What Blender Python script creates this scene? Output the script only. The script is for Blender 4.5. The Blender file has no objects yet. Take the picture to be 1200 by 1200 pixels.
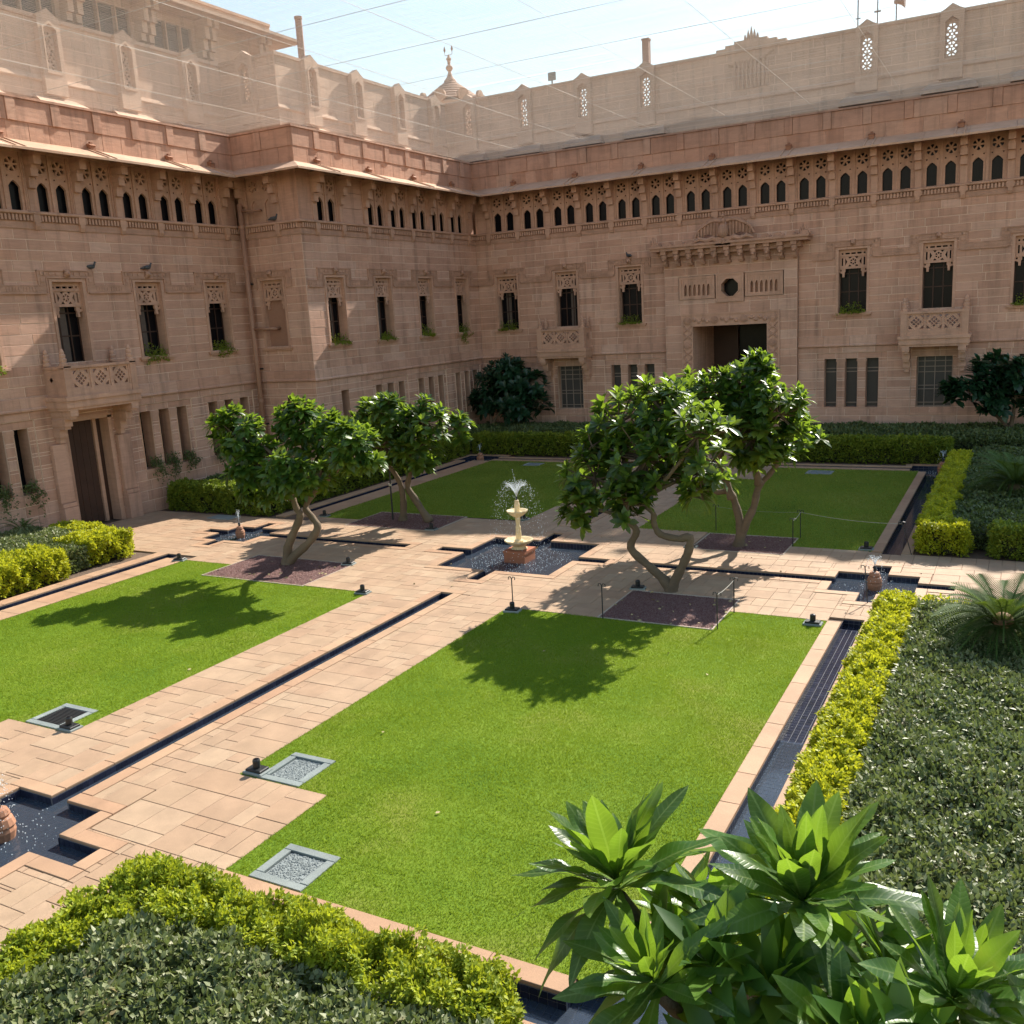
import bpy, math, random
import numpy as np
from mathutils import Vector, Matrix
from mathutils.geometry import tessellate_polygon

# ------------------------------------------------------------------ camera, sky, sun, exposure
SC = bpy.context.scene
COL = SC.collection
CAM = Vector((12.5623, -22.3621, 6.736))
YAW, PIT, ROL, FPX = -0.50226, 0.20622, -0.05800, 1104.83
_d = Vector((math.sin(YAW) * math.cos(PIT), math.cos(YAW) * math.cos(PIT), -math.sin(PIT)))
_r0 = Vector((math.cos(YAW), -math.sin(YAW), 0))
_u0 = _r0.cross(_d)
_r = _r0 * math.cos(ROL) + _u0 * math.sin(ROL)
_u = -_r0 * math.sin(ROL) + _u0 * math.cos(ROL)
cd = bpy.data.cameras.new('camera')
cd.sensor_width = 36.0
cd.lens = FPX / 1200 * 36.0
cd.clip_start = 0.05
cd.clip_end = 3000
cam = bpy.data.objects.new('camera', cd)
COL.objects.link(cam)
cam.matrix_world = Matrix(((_r.x, _u.x, -_d.x, CAM.x), (_r.y, _u.y, -_d.y, CAM.y), (_r.z, _u.z, -_d.z, CAM.z), (0, 0, 0, 1)))
SC.camera = cam

SUN_AZ, SUN_EL = math.radians(9.2), math.radians(37.3)      # azimuth from +Y towards +X
world = bpy.data.worlds.new('World')
SC.world = world
world.use_nodes = True
wn = world.node_tree
wn.nodes.clear()
sky = wn.nodes.new('ShaderNodeTexSky')
sky.sky_type = 'NISHITA'
sky.sun_disc = False
sky.sun_elevation = SUN_EL
sky.sun_rotation = SUN_AZ
sky.air_density = 1.5
sky.dust_density = 0.35
sky.ozone_density = 0.3
bg = wn.nodes.new('ShaderNodeBackground')
bg.inputs['Strength'].default_value = 0.078
wo = wn.nodes.new('ShaderNodeOutputWorld')
wn.links.new(sky.outputs[0], bg.inputs[0])
wn.links.new(bg.outputs[0], wo.inputs[0])

sl = bpy.data.lights.new('sun', 'SUN')
sl.energy = 4.6
sl.angle = math.radians(0.53)
sl.color = (1.0, 0.935, 0.83)
sun = bpy.data.objects.new('sun', sl)
COL.objects.link(sun)
SDIR = Vector((math.sin(SUN_AZ) * math.cos(SUN_EL), math.cos(SUN_AZ) * math.cos(SUN_EL), math.sin(SUN_EL)))
sun.rotation_euler = SDIR.to_track_quat('Z', 'Y').to_euler()
sun.location = (0, 30, 60)

SC.view_settings.view_transform = 'Standard'
SC.view_settings.look = 'None'
SC.view_settings.gamma = 1.0
SC.view_settings.exposure = 1.48
SC.render.engine = 'CYCLES'
SC.cycles.use_denoising = True
SC.cycles.max_bounces = 8
SC.cycles.transparent_max_bounces = 8
SC.cycles.caustics_reflective = False
SC.cycles.caustics_refractive = False
SC.cycles.sample_clamp_indirect = 6

# ------------------------------------------------------------------ helpers
rng = random.Random(7)
NR = np.random.default_rng(11)


def proj(p):
    q = Vector(p) - CAM
    z = q.dot(_d)
    if z < .1:
        return None
    return 600 + FPX * q.dot(_r) / z, 600 - FPX * q.dot(_u) / z, z


def size_in_view(p, area):
    """rough size of a piece in the photograph (0 when outside the frame)"""
    q = proj(p)
    if q is None or not (-30 < q[0] < 1230 and -30 < q[1] < 1230):
        return 0
    return area / q[2] ** 2


def link(name, data, parent=None, mat=None, loc=None, rot=None, label=None, cat=None, group=None, kind=None):
    o = bpy.data.objects.new(name, data)
    COL.objects.link(o)
    if parent:
        o.parent = parent
    if loc is not None:
        o.location = loc
    if rot is not None:
        o.rotation_euler = rot
    if mat and data is not None and not data.materials:
        data.materials.append(mat)
    if label:
        o['label'] = label
    if cat:
        o['category'] = cat
    if group:
        o['group'] = group
    if kind:
        o['kind'] = kind
    return o


def thing(name, label, cat, loc=(0, 0, 0), rz=0, group=None):
    return link(name, None, None, None, loc, (0, 0, rz), label, cat, group)


class MB:
    """collects simple shapes and turns them into one mesh"""

    def __init__(self):
        self.v, self.f, self.r = [], [], []

    def add(self, vs, fs, rnd=None):
        b = len(self.v)
        self.v += [tuple(p) for p in vs]
        self.f += [tuple(i + b for i in f) for f in fs]
        if rnd is not None:
            self.r += [rnd] * len(fs)
        return self

    def box(self, x0, x1, y0, y1, z0, z1, rnd=None):
        return self.add([(x0, y0, z0), (x1, y0, z0), (x1, y1, z0), (x0, y1, z0), (x0, y0, z1), (x1, y0, z1), (x1, y1, z1), (x0, y1, z1)],
                        [(0, 3, 2, 1), (4, 5, 6, 7), (0, 1, 5, 4), (1, 2, 6, 5), (2, 3, 7, 6), (3, 0, 4, 7)], rnd)

    def cbox(self, x0, x1, y0, y1, z0, z1, c=.008, face='-y', rnd=None, jit=0):
        """box with a chamfered front (or top), open at its back"""
        j = [rng.uniform(-jit, jit) for _ in range(4)]
        if face == '-y':
            P = lambda a, b, d: (a, d, b)
            a0, a1, b0, b1, back, front = x0, x1, z0, z1, y1, y0
            s = -1
        else:
            P = lambda a, b, d: (a, b, d)
            a0, a1, b0, b1, back, front = x0, x1, y0, y1, z0, z1
            s = 1
        vs = []
        q = [(a0, b0), (a1, b0), (a1, b1), (a0, b1)]
        qi = [(a0 + c, b0 + c), (a1 - c, b0 + c), (a1 - c, b1 - c), (a0 + c, b1 - c)]
        vs += [P(a, b, back) for a, b in q]
        vs += [P(a, b, front - s * c + s * jj) for (a, b), jj in zip(q, j)]
        vs += [P(a, b, front + s * jj) for (a, b), jj in zip(qi, j)]
        fs = [(i, (i + 1) % 4, 4 + (i + 1) % 4, 4 + i) for i in range(4)] + \
             [(4 + i, 4 + (i + 1) % 4, 8 + (i + 1) % 4, 8 + i) for i in range(4)] + [(8, 9, 10, 11)]
        return self.add(vs, fs, rnd)

    def lathe(self, prof, n=20, cx=0, cy=0, flute=0, rnd=None):
        vs, fs = [], []
        for r, z in prof:
            for k in range(n):
                a = 2 * math.pi * k / n
                rr = r * (1 + (flute if k % 2 else -flute))
                vs.append((cx + rr * math.cos(a), cy + rr * math.sin(a), z))
        for i in range(len(prof) - 1):
            for k in range(n):
                a, b = i * n + k, i * n + (k + 1) % n
                fs.append((a, b, b + n, a + n))
        fs.append(tuple(range(n))[::-1])
        fs.append(tuple((len(prof) - 1) * n + k for k in range(n)))
        return self.add(vs, fs, rnd)

    def tube(self, pts, rad, n=6, cap=True):
        pts = [Vector(p) for p in pts]
        if not isinstance(rad, (list, tuple)):
            rad = [rad] * len(pts)
        vs, fs = [], []
        prev = None
        for i, p in enumerate(pts):
            t = (pts[min(i + 1, len(pts) - 1)] - pts[max(i - 1, 0)])
            t = t.normalized() if t.length > 1e-9 else Vector((0, 0, 1))
            if prev is None:
                a = Vector((1, 0, 0)) if abs(t.x) < .8 else Vector((0, 1, 0))
                u = t.cross(a).normalized()
            else:
                u = (prev - t * prev.dot(t))
                u = u.normalized() if u.length > 1e-6 else t.orthogonal().normalized()
            prev = u
            w = t.cross(u)
            for k in range(n):
                an = 2 * math.pi * k / n
                vs.append(p + (u * math.cos(an) + w * math.sin(an)) * rad[i])
        for i in range(len(pts) - 1):
            for k in range(n):
                a, b = i * n + k, i * n + (k + 1) % n
                fs.append((a, b, b + n, a + n))
        if cap:
            fs.append(tuple(range(n))[::-1])
            fs.append(tuple((len(pts) - 1) * n + k for k in range(n)))
        return self.add(vs, fs)

    def prism(self, prof, x0, x1):
        """profile of (y, z) points swept along x"""
        n = len(prof)
        vs = [(x0, y, z) for y, z in prof] + [(x1, y, z) for y, z in prof]
        fs = [(i, (i + 1) % n, n + (i + 1) % n, n + i) for i in range(n)] + [tuple(range(n))[::-1], tuple(range(n, 2 * n))]
        return self.add(vs, fs)

    def poly(self, prof, y0, y1):
        """outline of (x, z) points given depth along y"""
        n = len(prof)
        vs = [(x, y0, z) for x, z in prof] + [(x, y1, z) for x, z in prof]
        fs = [(i, (i + 1) % n, n + (i + 1) % n, n + i) for i in range(n)] + [tuple(range(n)), tuple(range(n, 2 * n))[::-1]]
        return self.add(vs, fs)

    def plate(self, outer, holes, y0, y1):
        """plate in the xz plane with real holes, front at y0, back at y1"""
        loops = [[Vector((x, z, 0)) for x, z in outer]] + [[Vector((x, z, 0)) for x, z in h] for h in holes]
        tris = tessellate_polygon(loops)
        flat = [p for l in loops for p in l]
        n = len(flat)
        vs = [(p.x, y0, p.y) for p in flat] + [(p.x, y1, p.y) for p in flat]
        fs = [tuple(t) for t in tris] + [(t[2] + n, t[1] + n, t[0] + n) for t in tris]
        b = 0
        for l in loops:
            m = len(l)
            fs += [(b + i, b + (i + 1) % m, n + b + (i + 1) % m, n + b + i) for i in range(m)]
            b += m
        return self.add(vs, fs)

    def ball(self, c, r, n=8, m=5, sc=(1, 1, 1)):
        vs, fs = [], []
        for i in range(m + 1):
            th = math.pi * i / m
            for k in range(n):
                a = 2 * math.pi * k / n
                vs.append((c[0] + sc[0] * r * math.sin(th) * math.cos(a), c[1] + sc[1] * r * math.sin(th) * math.sin(a), c[2] + sc[2] * r * math.cos(th)))
        for i in range(m):
            for k in range(n):
                a, b = i * n + k, i * n + (k + 1) % n
                fs.append((a, a + n, b + n, b))
        return self.add(vs, fs)

    def mesh(self, name, smooth=False, fix=True):
        me = bpy.data.meshes.new(name)
        me.from_pydata(self.v, [], self.f)
        if self.r and len(self.r) == len(self.f):
            at = me.attributes.new('rnd', 'FLOAT', 'FACE')
            at.data.foreach_set('value', self.r)
        if fix:
            import bmesh
            bm = bmesh.new()
            bm.from_mesh(me)
            bmesh.ops.recalc_face_normals(bm, faces=bm.faces)
            bm.to_mesh(me)
            bm.free()
        if smooth:
            me.polygons.foreach_set('use_smooth', [True] * len(me.polygons))
        me.update()
        return me

    def build(self, name, mat, parent=None, smooth=False, fix=True, **k):
        return link(name, self.mesh(name, smooth, fix), parent, mat, **k)


def np_mesh(name, V, F, mat, smooth=False, rnd=None, nv=None):
    """mesh from numpy arrays; F is (n, 3) or (n, 4)"""
    me = bpy.data.meshes.new(name)
    me.vertices.add(len(V))
    me.vertices.foreach_set('co', np.ascontiguousarray(V, dtype=np.float32).ravel())
    k = F.shape[1]
    me.loops.add(F.size)
    me.loops.foreach_set('vertex_index', np.ascontiguousarray(F, dtype=np.int32).ravel())
    me.polygons.add(len(F))
    me.polygons.foreach_set('loop_start', np.arange(0, F.size, k, dtype=np.int32))
    me.polygons.foreach_set('loop_total', np.full(len(F), k, dtype=np.int32))
    if rnd is not None:
        at = me.attributes.new('rnd', 'FLOAT', 'FACE')
        at.data.foreach_set('value', np.ascontiguousarray(rnd, dtype=np.float32))
    me.update(calc_edges=True)
    if smooth:
        me.polygons.foreach_set('use_smooth', [True] * len(me.polygons))
    me.materials.append(mat)
    return me


# ------------------------------------------------------------------ materials
def new_mat(name):
    m = bpy.data.materials.new(name)
    m.use_nodes = True
    nt = m.node_tree
    nt.nodes.clear()
    out = nt.nodes.new('ShaderNodeOutputMaterial')
    return m, nt, out


def N(nt, t, **kw):
    n = nt.nodes.new(t)
    for k, v in kw.items():
        if k in n.inputs:
            n.inputs[k].default_value = v
        else:
            setattr(n, k, v)
    return n


def L(nt, a, b):
    nt.links.new(a, b)


def mathn(nt, op, a, b=None, c=None):
    n = nt.nodes.new('ShaderNodeMath')
    n.operation = op
    for i, x in enumerate((a, b, c)):
        if x is None:
            continue
        if isinstance(x, (int, float)):
            n.inputs[i].default_value = x
        else:
            nt.links.new(x, n.inputs[i])
    return n.outputs[0]


def ramp(nt, fac, stops):
    r = nt.nodes.new('ShaderNodeValToRGB')
    e = r.color_ramp.elements
    while len(e) < len(stops):
        e.new(.5)
    for el, (p, c) in zip(e, stops):
        el.position = p
        el.color = (*c, 1)
    nt.links.new(fac, r.inputs[0])
    return r.outputs[0]


def mixc(nt, fac, a, b, mode='MIX'):
    m = nt.nodes.new('ShaderNodeMix')
    m.data_type = 'RGBA'
    m.blend_type = mode
    for idx, x in ((0, fac), (6, a), (7, b)):
        if isinstance(x, (int, float)):
            m.inputs[idx].default_value = x
        elif isinstance(x, tuple):
            m.inputs[idx].default_value = (*x, 1)
        else:
            nt.links.new(x, m.inputs[idx])
    return m.outputs[2]


def piece_random(nt):
    """one random number for each stone: per object, or per face of a joined mesh"""
    oi = N(nt, 'ShaderNodeObjectInfo')
    at = N(nt, 'ShaderNodeAttribute', attribute_name='rnd')
    s = mathn(nt, 'ADD', oi.outputs['Random'], at.outputs['Fac'])
    return mathn(nt, 'FRACT', s)


def stone(name, cols, rough=.86, streak=5.0, streak_amt=.35, bump=.25, grain=60, blotch=.8, spread=1.0, stain=0):
    """sandstone: colour from a per-stone random number, bedding streaks, blotches, fine grain"""
    m, nt, out = new_mat(name)
    b = N(nt, 'ShaderNodeBsdfPrincipled', Roughness=rough)
    b.inputs['Specular IOR Level'].default_value = .25
    geo = N(nt, 'ShaderNodeNewGeometry')
    tc = geo.outputs['Position']
    rnd = piece_random(nt)
    # bedding streaks: noise squeezed along z, shifted for each stone
    mp = N(nt, 'ShaderNodeMapping')
    mp.inputs['Scale'].default_value = (.7, .7, streak)
    cx = N(nt, 'ShaderNodeCombineXYZ')
    L(nt, mathn(nt, 'MULTIPLY', rnd, 37.0), cx.inputs[0])
    L(nt, mathn(nt, 'MULTIPLY', rnd, 91.0), cx.inputs[2])
    va = N(nt, 'ShaderNodeVectorMath', operation='ADD')
    L(nt, tc, va.inputs[0])
    L(nt, cx.outputs[0], va.inputs[1])
    L(nt, va.outputs[0], mp.inputs['Vector'])
    n1 = N(nt, 'ShaderNodeTexNoise', Scale=2.2, Detail=5.0, Roughness=.65, Distortion=.6)
    L(nt, mp.outputs[0], n1.inputs['Vector'])
    n2 = N(nt, 'ShaderNodeTexNoise', Scale=blotch, Detail=4.0, Roughness=.6)
    L(nt, tc, n2.inputs['Vector'])
    n3 = N(nt, 'ShaderNodeTexNoise', Scale=grain, Detail=3.0, Roughness=.7)
    L(nt, tc, n3.inputs['Vector'])
    base = ramp(nt, rnd, [(i / (len(cols) - 1), c) for i, c in enumerate(cols)])
    k1 = mathn(nt, 'MULTIPLY_ADD', mathn(nt, 'SUBTRACT', n1.outputs['Fac'], .5), streak_amt * 2, 1.0)
    k2 = mathn(nt, 'MULTIPLY_ADD', mathn(nt, 'SUBTRACT', n2.outputs['Fac'], .5), .5 * spread, 1.0)
    k3 = mathn(nt, 'MULTIPLY_ADD', mathn(nt, 'SUBTRACT', n3.outputs['Fac'], .5), .3, 1.0)
    k = mathn(nt, 'MULTIPLY', mathn(nt, 'MULTIPLY', k1, k2), k3)
    if stain:
        ms_ = N(nt, 'ShaderNodeMapping')
        ms_.inputs['Scale'].default_value = (2.6, 2.6, .22)
        L(nt, tc, ms_.inputs['Vector'])
        n4 = N(nt, 'ShaderNodeTexNoise', Scale=1.0, Detail=6.0, Roughness=.7)
        L(nt, ms_.outputs[0], n4.inputs['Vector'])
        sf = mathn(nt, 'MAXIMUM', mathn(nt, 'MULTIPLY', mathn(nt, 'SUBTRACT', n4.outputs['Fac'], .50), 4.0), 0.0)
        sf = mathn(nt, 'MINIMUM', sf, 1.0)
        k = mathn(nt, 'MULTIPLY', k, mathn(nt, 'SUBTRACT', 1.0, mathn(nt, 'MULTIPLY', sf, stain)))
    vm = N(nt, 'ShaderNodeVectorMath', operation='SCALE')
    L(nt, base, vm.inputs[0])
    L(nt, k, vm.inputs['Scale'])
    L(nt, vm.outputs[0], b.inputs['Base Color'])
    bp = N(nt, 'ShaderNodeBump', Strength=bump, Distance=.02)
    L(nt, mathn(nt, 'ADD', n3.outputs['Fac'], mathn(nt, 'MULTIPLY', n1.outputs['Fac'], 1.5)), bp.inputs['Height'])
    L(nt, bp.outputs[0], b.inputs['Normal'])
    L(nt, b.outputs[0], out.inputs[0])
    return m


def plain(name, col, rough=.6, metal=0, var=.25, scale=12, bump=.1, spec=.4):
    m, nt, out = new_mat(name)
    b = N(nt, 'ShaderNodeBsdfPrincipled', Roughness=rough, Metallic=metal)
    b.inputs['Specular IOR Level'].default_value = spec
    geo = N(nt, 'ShaderNodeNewGeometry')
    n = N(nt, 'ShaderNodeTexNoise', Scale=scale, Detail=5.0, Roughness=.65)
    L(nt, geo.outputs['Position'], n.inputs['Vector'])
    k = mathn(nt, 'MULTIPLY_ADD', mathn(nt, 'SUBTRACT', n.outputs['Fac'], .5), var * 2, 1.0)
    vm = N(nt, 'ShaderNodeVectorMath', operation='SCALE')
    vm.inputs[0].default_value = col
    L(nt, k, vm.inputs['Scale'])
    L(nt, vm.outputs[0], b.inputs['Base Color'])
    if bump:
        bp = N(nt, 'ShaderNodeBump', Strength=bump, Distance=.02)
        L(nt, n.outputs['Fac'], bp.inputs['Height'])
        L(nt, bp.outputs[0], b.inputs['Normal'])
    L(nt, b.outputs[0], out.inputs[0])
    return m


def leaf_mat(name, cols, rough=.4, trans=.3, tcol=None, spec=.5, patch=1.1, pamt=.4):
    """foliage: colour varies leaf by leaf, some light passes through"""
    m, nt, out = new_mat(name)
    b = N(nt, 'ShaderNodeBsdfPrincipled', Roughness=rough)
    b.inputs['Specular IOR Level'].default_value = spec
    rnd = piece_random(nt)
    geo = N(nt, 'ShaderNodeNewGeometry')
    n = N(nt, 'ShaderNodeTexNoise', Scale=patch, Detail=4.0)
    L(nt, geo.outputs['Position'], n.inputs['Vector'])
    f = mathn(nt, 'ADD', mathn(nt, 'MULTIPLY', rnd, 1.05 - pamt), mathn(nt, 'MULTIPLY', mathn(nt, 'SUBTRACT', n.outputs['Fac'], .25), pamt * 1.7))
    c = ramp(nt, f, [(i / (len(cols) - 1), q) for i, q in enumerate(cols)])
    L(nt, c, b.inputs['Base Color'])
    t = N(nt, 'ShaderNodeBsdfTranslucent')
    tc = mixc(nt, .75, c, tcol or (.35, .5, .04))
    L(nt, tc, t.inputs[0])
    ms = N(nt, 'ShaderNodeMixShader', Fac=trans)
    L(nt, b.outputs[0], ms.inputs[1])
    L(nt, t.outputs[0], ms.inputs[2])
    L(nt, ms.outputs[0], out.inputs[0])
    return m


M = {}
M['wall'] = stone('sandstone_wall', [(.46, .265, .19), (.515, .305, .222), (.55, .335, .248), (.48, .28, .2), (.565, .365, .28), (.51, .29, .202)], streak=7, streak_amt=.26, stain=.45)
M['carved'] = stone('sandstone_carved', [(.49, .295, .21), (.53, .325, .235)], streak=4, streak_amt=.22, bump=.35, stain=.35)
M['weathered'] = stone('sandstone_weathered', [(.43, .255, .18), (.475, .285, .205)], streak=4, streak_amt=.3, bump=.5, blotch=3, stain=.4)
M['mortar'] = plain('pale_mortar', (.72, .53, .41), rough=.95, var=.2, scale=20)
M['parapet'] = stone('sandstone_parapet', [(.50, .285, .195), (.54, .32, .225), (.47, .265, .18), (.56, .35, .25)], streak=3, streak_amt=.28, bump=.5, stain=.4)
M['eave'] = stone('sandstone_eave', [(.50, .32, .215), (.56, .38, .27)], streak=2, streak_amt=.25)
M['attic'] = stone('sandstone_pale', [(.50, .34, .245), (.55, .38, .275), (.47, .32, .23)], streak=6, streak_amt=.25, stain=.4)
M['paving'] = stone('sandstone_paving', [(.352, .228, .143), (.372, .255, .163), (.36, .236, .15), (.385, .27, .176), (.355, .23, .146), (.368, .245, .157)], streak=.9, streak_amt=.22, bump=.15, rough=.75, blotch=1.7)
M['coping'] = stone('sandstone_coping', [(.365, .215, .13), (.405, .26, .16), (.385, .23, .14)], streak=1, streak_amt=.2, bump=.15, rough=.7)
M['joint'] = plain('paving_joint', (.27, .18, .125), rough=.95)
M['redstone'] = stone('red_stone', [(.34, .125, .07), (.38, .15, .085)], streak=3, streak_amt=.25)
M['cream'] = stone('cream_stone', [(.62, .50, .30), (.66, .54, .34)], streak=2, streak_amt=.25, bump=.2)
M['terracotta'] = plain('terracotta', (.32, .15, .085), rough=.7, var=.4, scale=18)
M['slate'] = stone('grey_slate', [(.19, .215, .205), (.24, .265, .25)], streak=2, streak_amt=.3, bump=.3)
M['gravel_grey'] = plain('grey_gravel', (.20, .225, .22), rough=.8, var=.5, scale=40, bump=.4)
M['black'] = plain('black_metal', (.018, .019, .02), rough=.45, metal=0, var=.3)
M['iron'] = plain('dark_iron', (.025, .025, .025), rough=.5, var=.3)
M['rope'] = plain('pale_rope', (.42, .40, .34), rough=.9, var=.2, scale=60)
M['pane'] = plain('dark_glass', (.006, .006, .008), rough=.25, var=.1, bump=0, spec=.12)
M['shutter'] = plain('grey_shutter_glass', (.075, .068, .062), rough=.4, var=.15, bump=0, spec=.2)
M['wood'] = stone('dark_door_wood', [(.050, .026, .018), (.065, .034, .024), (.042, .022, .016)], streak=1, streak_amt=.3, bump=.2, rough=.55)
M['bar'] = plain('window_bar', (.30, .235, .19), rough=.6, var=.15)
M['pipe'] = plain('brown_pipe', (.335, .185, .125), rough=.55, var=.15, scale=6)
M['soil'] = plain('garden_soil', (.115, .075, .05), rough=.98, var=.45, scale=9, bump=.5)
M['bark'] = stone('pale_bark', [(.135, .10, .068), (.17, .125, .085)], streak=2.5, streak_amt=.4, bump=.7, grain=40)
M['twig'] = plain('brown_twig', (.10, .07, .045), rough=.9, var=.3)
M['gravel'] = stone('red_gravel', [(.115, .055, .05), (.17, .085, .075), (.21, .12, .105), (.14, .07, .065), (.26, .17, .15)], streak=1, streak_amt=.2, spread=.6)
M['edging'] = plain('pale_edging', (.42, .34, .27), rough=.8, var=.2)
M['tile'] = stone('navy_tile', [(.014, .017, .032), (.022, .026, .048), (.018, .021, .04), (.030, .034, .06)], streak=1, streak_amt=.15, bump=.05, rough=.18)
M['grout'] = plain('tile_grout', (.15, .15, .165), rough=.8)
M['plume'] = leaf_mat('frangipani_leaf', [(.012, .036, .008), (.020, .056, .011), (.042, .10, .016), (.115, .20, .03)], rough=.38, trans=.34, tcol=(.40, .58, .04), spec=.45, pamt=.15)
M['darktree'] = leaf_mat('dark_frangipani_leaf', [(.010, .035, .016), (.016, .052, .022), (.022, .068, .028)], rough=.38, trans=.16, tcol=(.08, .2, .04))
M['duranta'] = leaf_mat('golden_hedge_leaf', [(.14, .195, .012), (.28, .335, .016), (.42, .44, .022), (.52, .51, .035)], rough=.55, trans=.36, tcol=(.68, .66, .03), spec=.3)
M['duranta_loose'] = leaf_mat('loose_golden_leaf', [(.09, .15, .012), (.19, .255, .016), (.33, .375, .024), (.46, .47, .04)], rough=.55, trans=.36, tcol=(.58, .62, .03), spec=.3)
M['hedge'] = leaf_mat('green_hedge_leaf', [(.075, .115, .012), (.13, .185, .018), (.21, .255, .024), (.31, .34, .04)], rough=.55, trans=.3, tcol=(.3, .4, .03), spec=.3)
M['shrub'] = leaf_mat('grey_green_shrub_leaf', [(.06, .085, .026), (.10, .13, .038), (.15, .175, .065), (.23, .245, .12), (.19, .12, .05)], rough=.5, trans=.18, tcol=(.28, .36, .07), spec=.35)
M['farshrub'] = leaf_mat('dull_shrub_leaf', [(.045, .07, .02), (.075, .105, .03), (.12, .15, .05)], rough=.6, trans=.12)
M['cycad'] = leaf_mat('cycad_frond', [(.035, .07, .016), (.055, .10, .024), (.09, .135, .04)], rough=.7, trans=.12, spec=.12)
M['grass'] = leaf_mat('grass_blade', [(.115, .19, .014), (.145, .225, .017), (.18, .26, .021), (.235, .30, .03)], rough=.7, trans=.3, tcol=(.42, .55, .03), spec=.12, patch=.55, pamt=.55)
M['grass_shade'] = leaf_mat('dry_brightened_grass_blade', [(.13, .18, .03), (.185, .235, .042), (.24, .275, .055), (.32, .32, .08)], rough=.7, trans=.3, tcol=(.42, .5, .05), spec=.12, patch=.45, pamt=.6)  # drier grass, its colour also lightened to offset the shade on the far lawns
M['bird'] = plain('pigeon_grey', (.07, .075, .085), rough=.6, var=.4)
M['net'] = plain('net_thread', (.74, .60, .50), rough=.9, var=0, bump=0)
M['cable'] = plain('net_cable', (.55, .52, .48), rough=.7, var=0, bump=0)
M['stem'] = plain('plant_stem', (.12, .13, .05), rough=.7)


def make_water(name, ripple, scale):
    m, nt, out = new_mat(name)
    b = N(nt, 'ShaderNodeBsdfPrincipled', Roughness=.04)
    b.inputs['Base Color'].default_value = (.32, .42, .58, 1)
    b.inputs['Transmission Weight'].default_value = .9
    b.inputs['IOR'].default_value = 1.33
    geo = N(nt, 'ShaderNodeNewGeometry')
    n = N(nt, 'ShaderNodeTexNoise', Scale=scale, Detail=3.0, Roughness=.6)
    L(nt, geo.outputs['Position'], n.inputs['Vector'])
    bp = N(nt, 'ShaderNodeBump', Strength=ripple, Distance=.05)
    L(nt, n.outputs['Fac'], bp.inputs['Height'])
    L(nt, bp.outputs[0], b.inputs['Normal'])
    L(nt, b.outputs[0], out.inputs[0])
    return m


M['water_still'] = make_water('still_water', .03, 4)
M['water_splash'] = make_water('splashed_water', .11, 6)


def make_drop():
    m, nt, out = new_mat('water_drop')
    b = N(nt, 'ShaderNodeBsdfPrincipled', Roughness=.1)
    b.inputs['Base Color'].default_value = (.85, .9, .93, 1)
    t = N(nt, 'ShaderNodeBsdfTranslucent')
    t.inputs[0].default_value = (.9, .93, .95, 1)
    ms = N(nt, 'ShaderNodeMixShader', Fac=.5)
    L(nt, b.outputs[0], ms.inputs[1])
    L(nt, t.outputs[0], ms.inputs[2])
    L(nt, ms.outputs[0], out.inputs[0])
    return m


M['drop'] = make_drop()
M['curtain'] = plain('dull_curtain', (.11, .085, .07), rough=.9, var=.3, scale=5)


def make_lawn():
    m, nt, out = new_mat('lawn_ground')
    b = N(nt, 'ShaderNodeBsdfPrincipled', Roughness=.9)
    b.inputs['Specular IOR Level'].default_value = .1
    geo = N(nt, 'ShaderNodeNewGeometry')
    n1 = N(nt, 'ShaderNodeTexNoise', Scale=.42, Detail=5.0, Roughness=.62)
    n2 = N(nt, 'ShaderNodeTexNoise', Scale=28.0, Detail=4.0, Roughness=.7)
    for n in (n1, n2):
        L(nt, geo.outputs['Position'], n.inputs['Vector'])
    f = mathn(nt, 'ADD', mathn(nt, 'MULTIPLY', n1.outputs['Fac'], 1.0), mathn(nt, 'MULTIPLY', n2.outputs['Fac'], .25))
    c = ramp(nt, f, [(.38, (.065, .125, .010)), (.5, (.10, .175, .014)), (.65, (.14, .21, .018)), (.82, (.20, .22, .04))])
    L(nt, c, b.inputs['Base Color'])
    bp = N(nt, 'ShaderNodeBump', Strength=.6, Distance=.03)
    L(nt, n2.outputs['Fac'], bp.inputs['Height'])
    L(nt, bp.outputs[0], b.inputs['Normal'])
    L(nt, b.outputs[0], out.inputs[0])
    return m


M['lawn'] = make_lawn()


def pieces(parent, name, boxes, mat, face, c=.008, jit=.003, limit=300, area_axes=None, world=None):
    """boxes (x0,x1,y0,y1,z0,z1): the largest in the picture become objects, the rest one joined mesh"""
    W = world or Matrix.Identity(4)
    sc = []
    for b in boxes:
        ctr = W @ Vector(((b[0] + b[1]) / 2, (b[2] + b[3]) / 2, (b[4] + b[5]) / 2))
        a = (b[1] - b[0]) * ((b[5] - b[4]) if face == '-y' else (b[3] - b[2]))
        sc.append((size_in_view(ctr, a), b))
    sc.sort(key=lambda t: -t[0])
    solo = [b for s, b in sc[:limit] if s > 0]
    rest = [b for s, b in sc[len(solo):]]
    for b in solo:
        mb = MB()
        o = ((b[0] + b[1]) / 2, (b[2] + b[3]) / 2, (b[4] + b[5]) / 2)
        mb.cbox(b[0] - o[0], b[1] - o[0], b[2] - o[1], b[3] - o[1], b[4] - o[2], b[5] - o[2], c, face, None, jit)
        mb.build(name, mat, parent, fix=False, loc=o)
    if rest:
        mb = MB()
        for b in rest:
            mb.cbox(*b, c, face, rng.random(), jit)
        mb.build(name, mat, parent, fix=False, kind='stuff')


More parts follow.
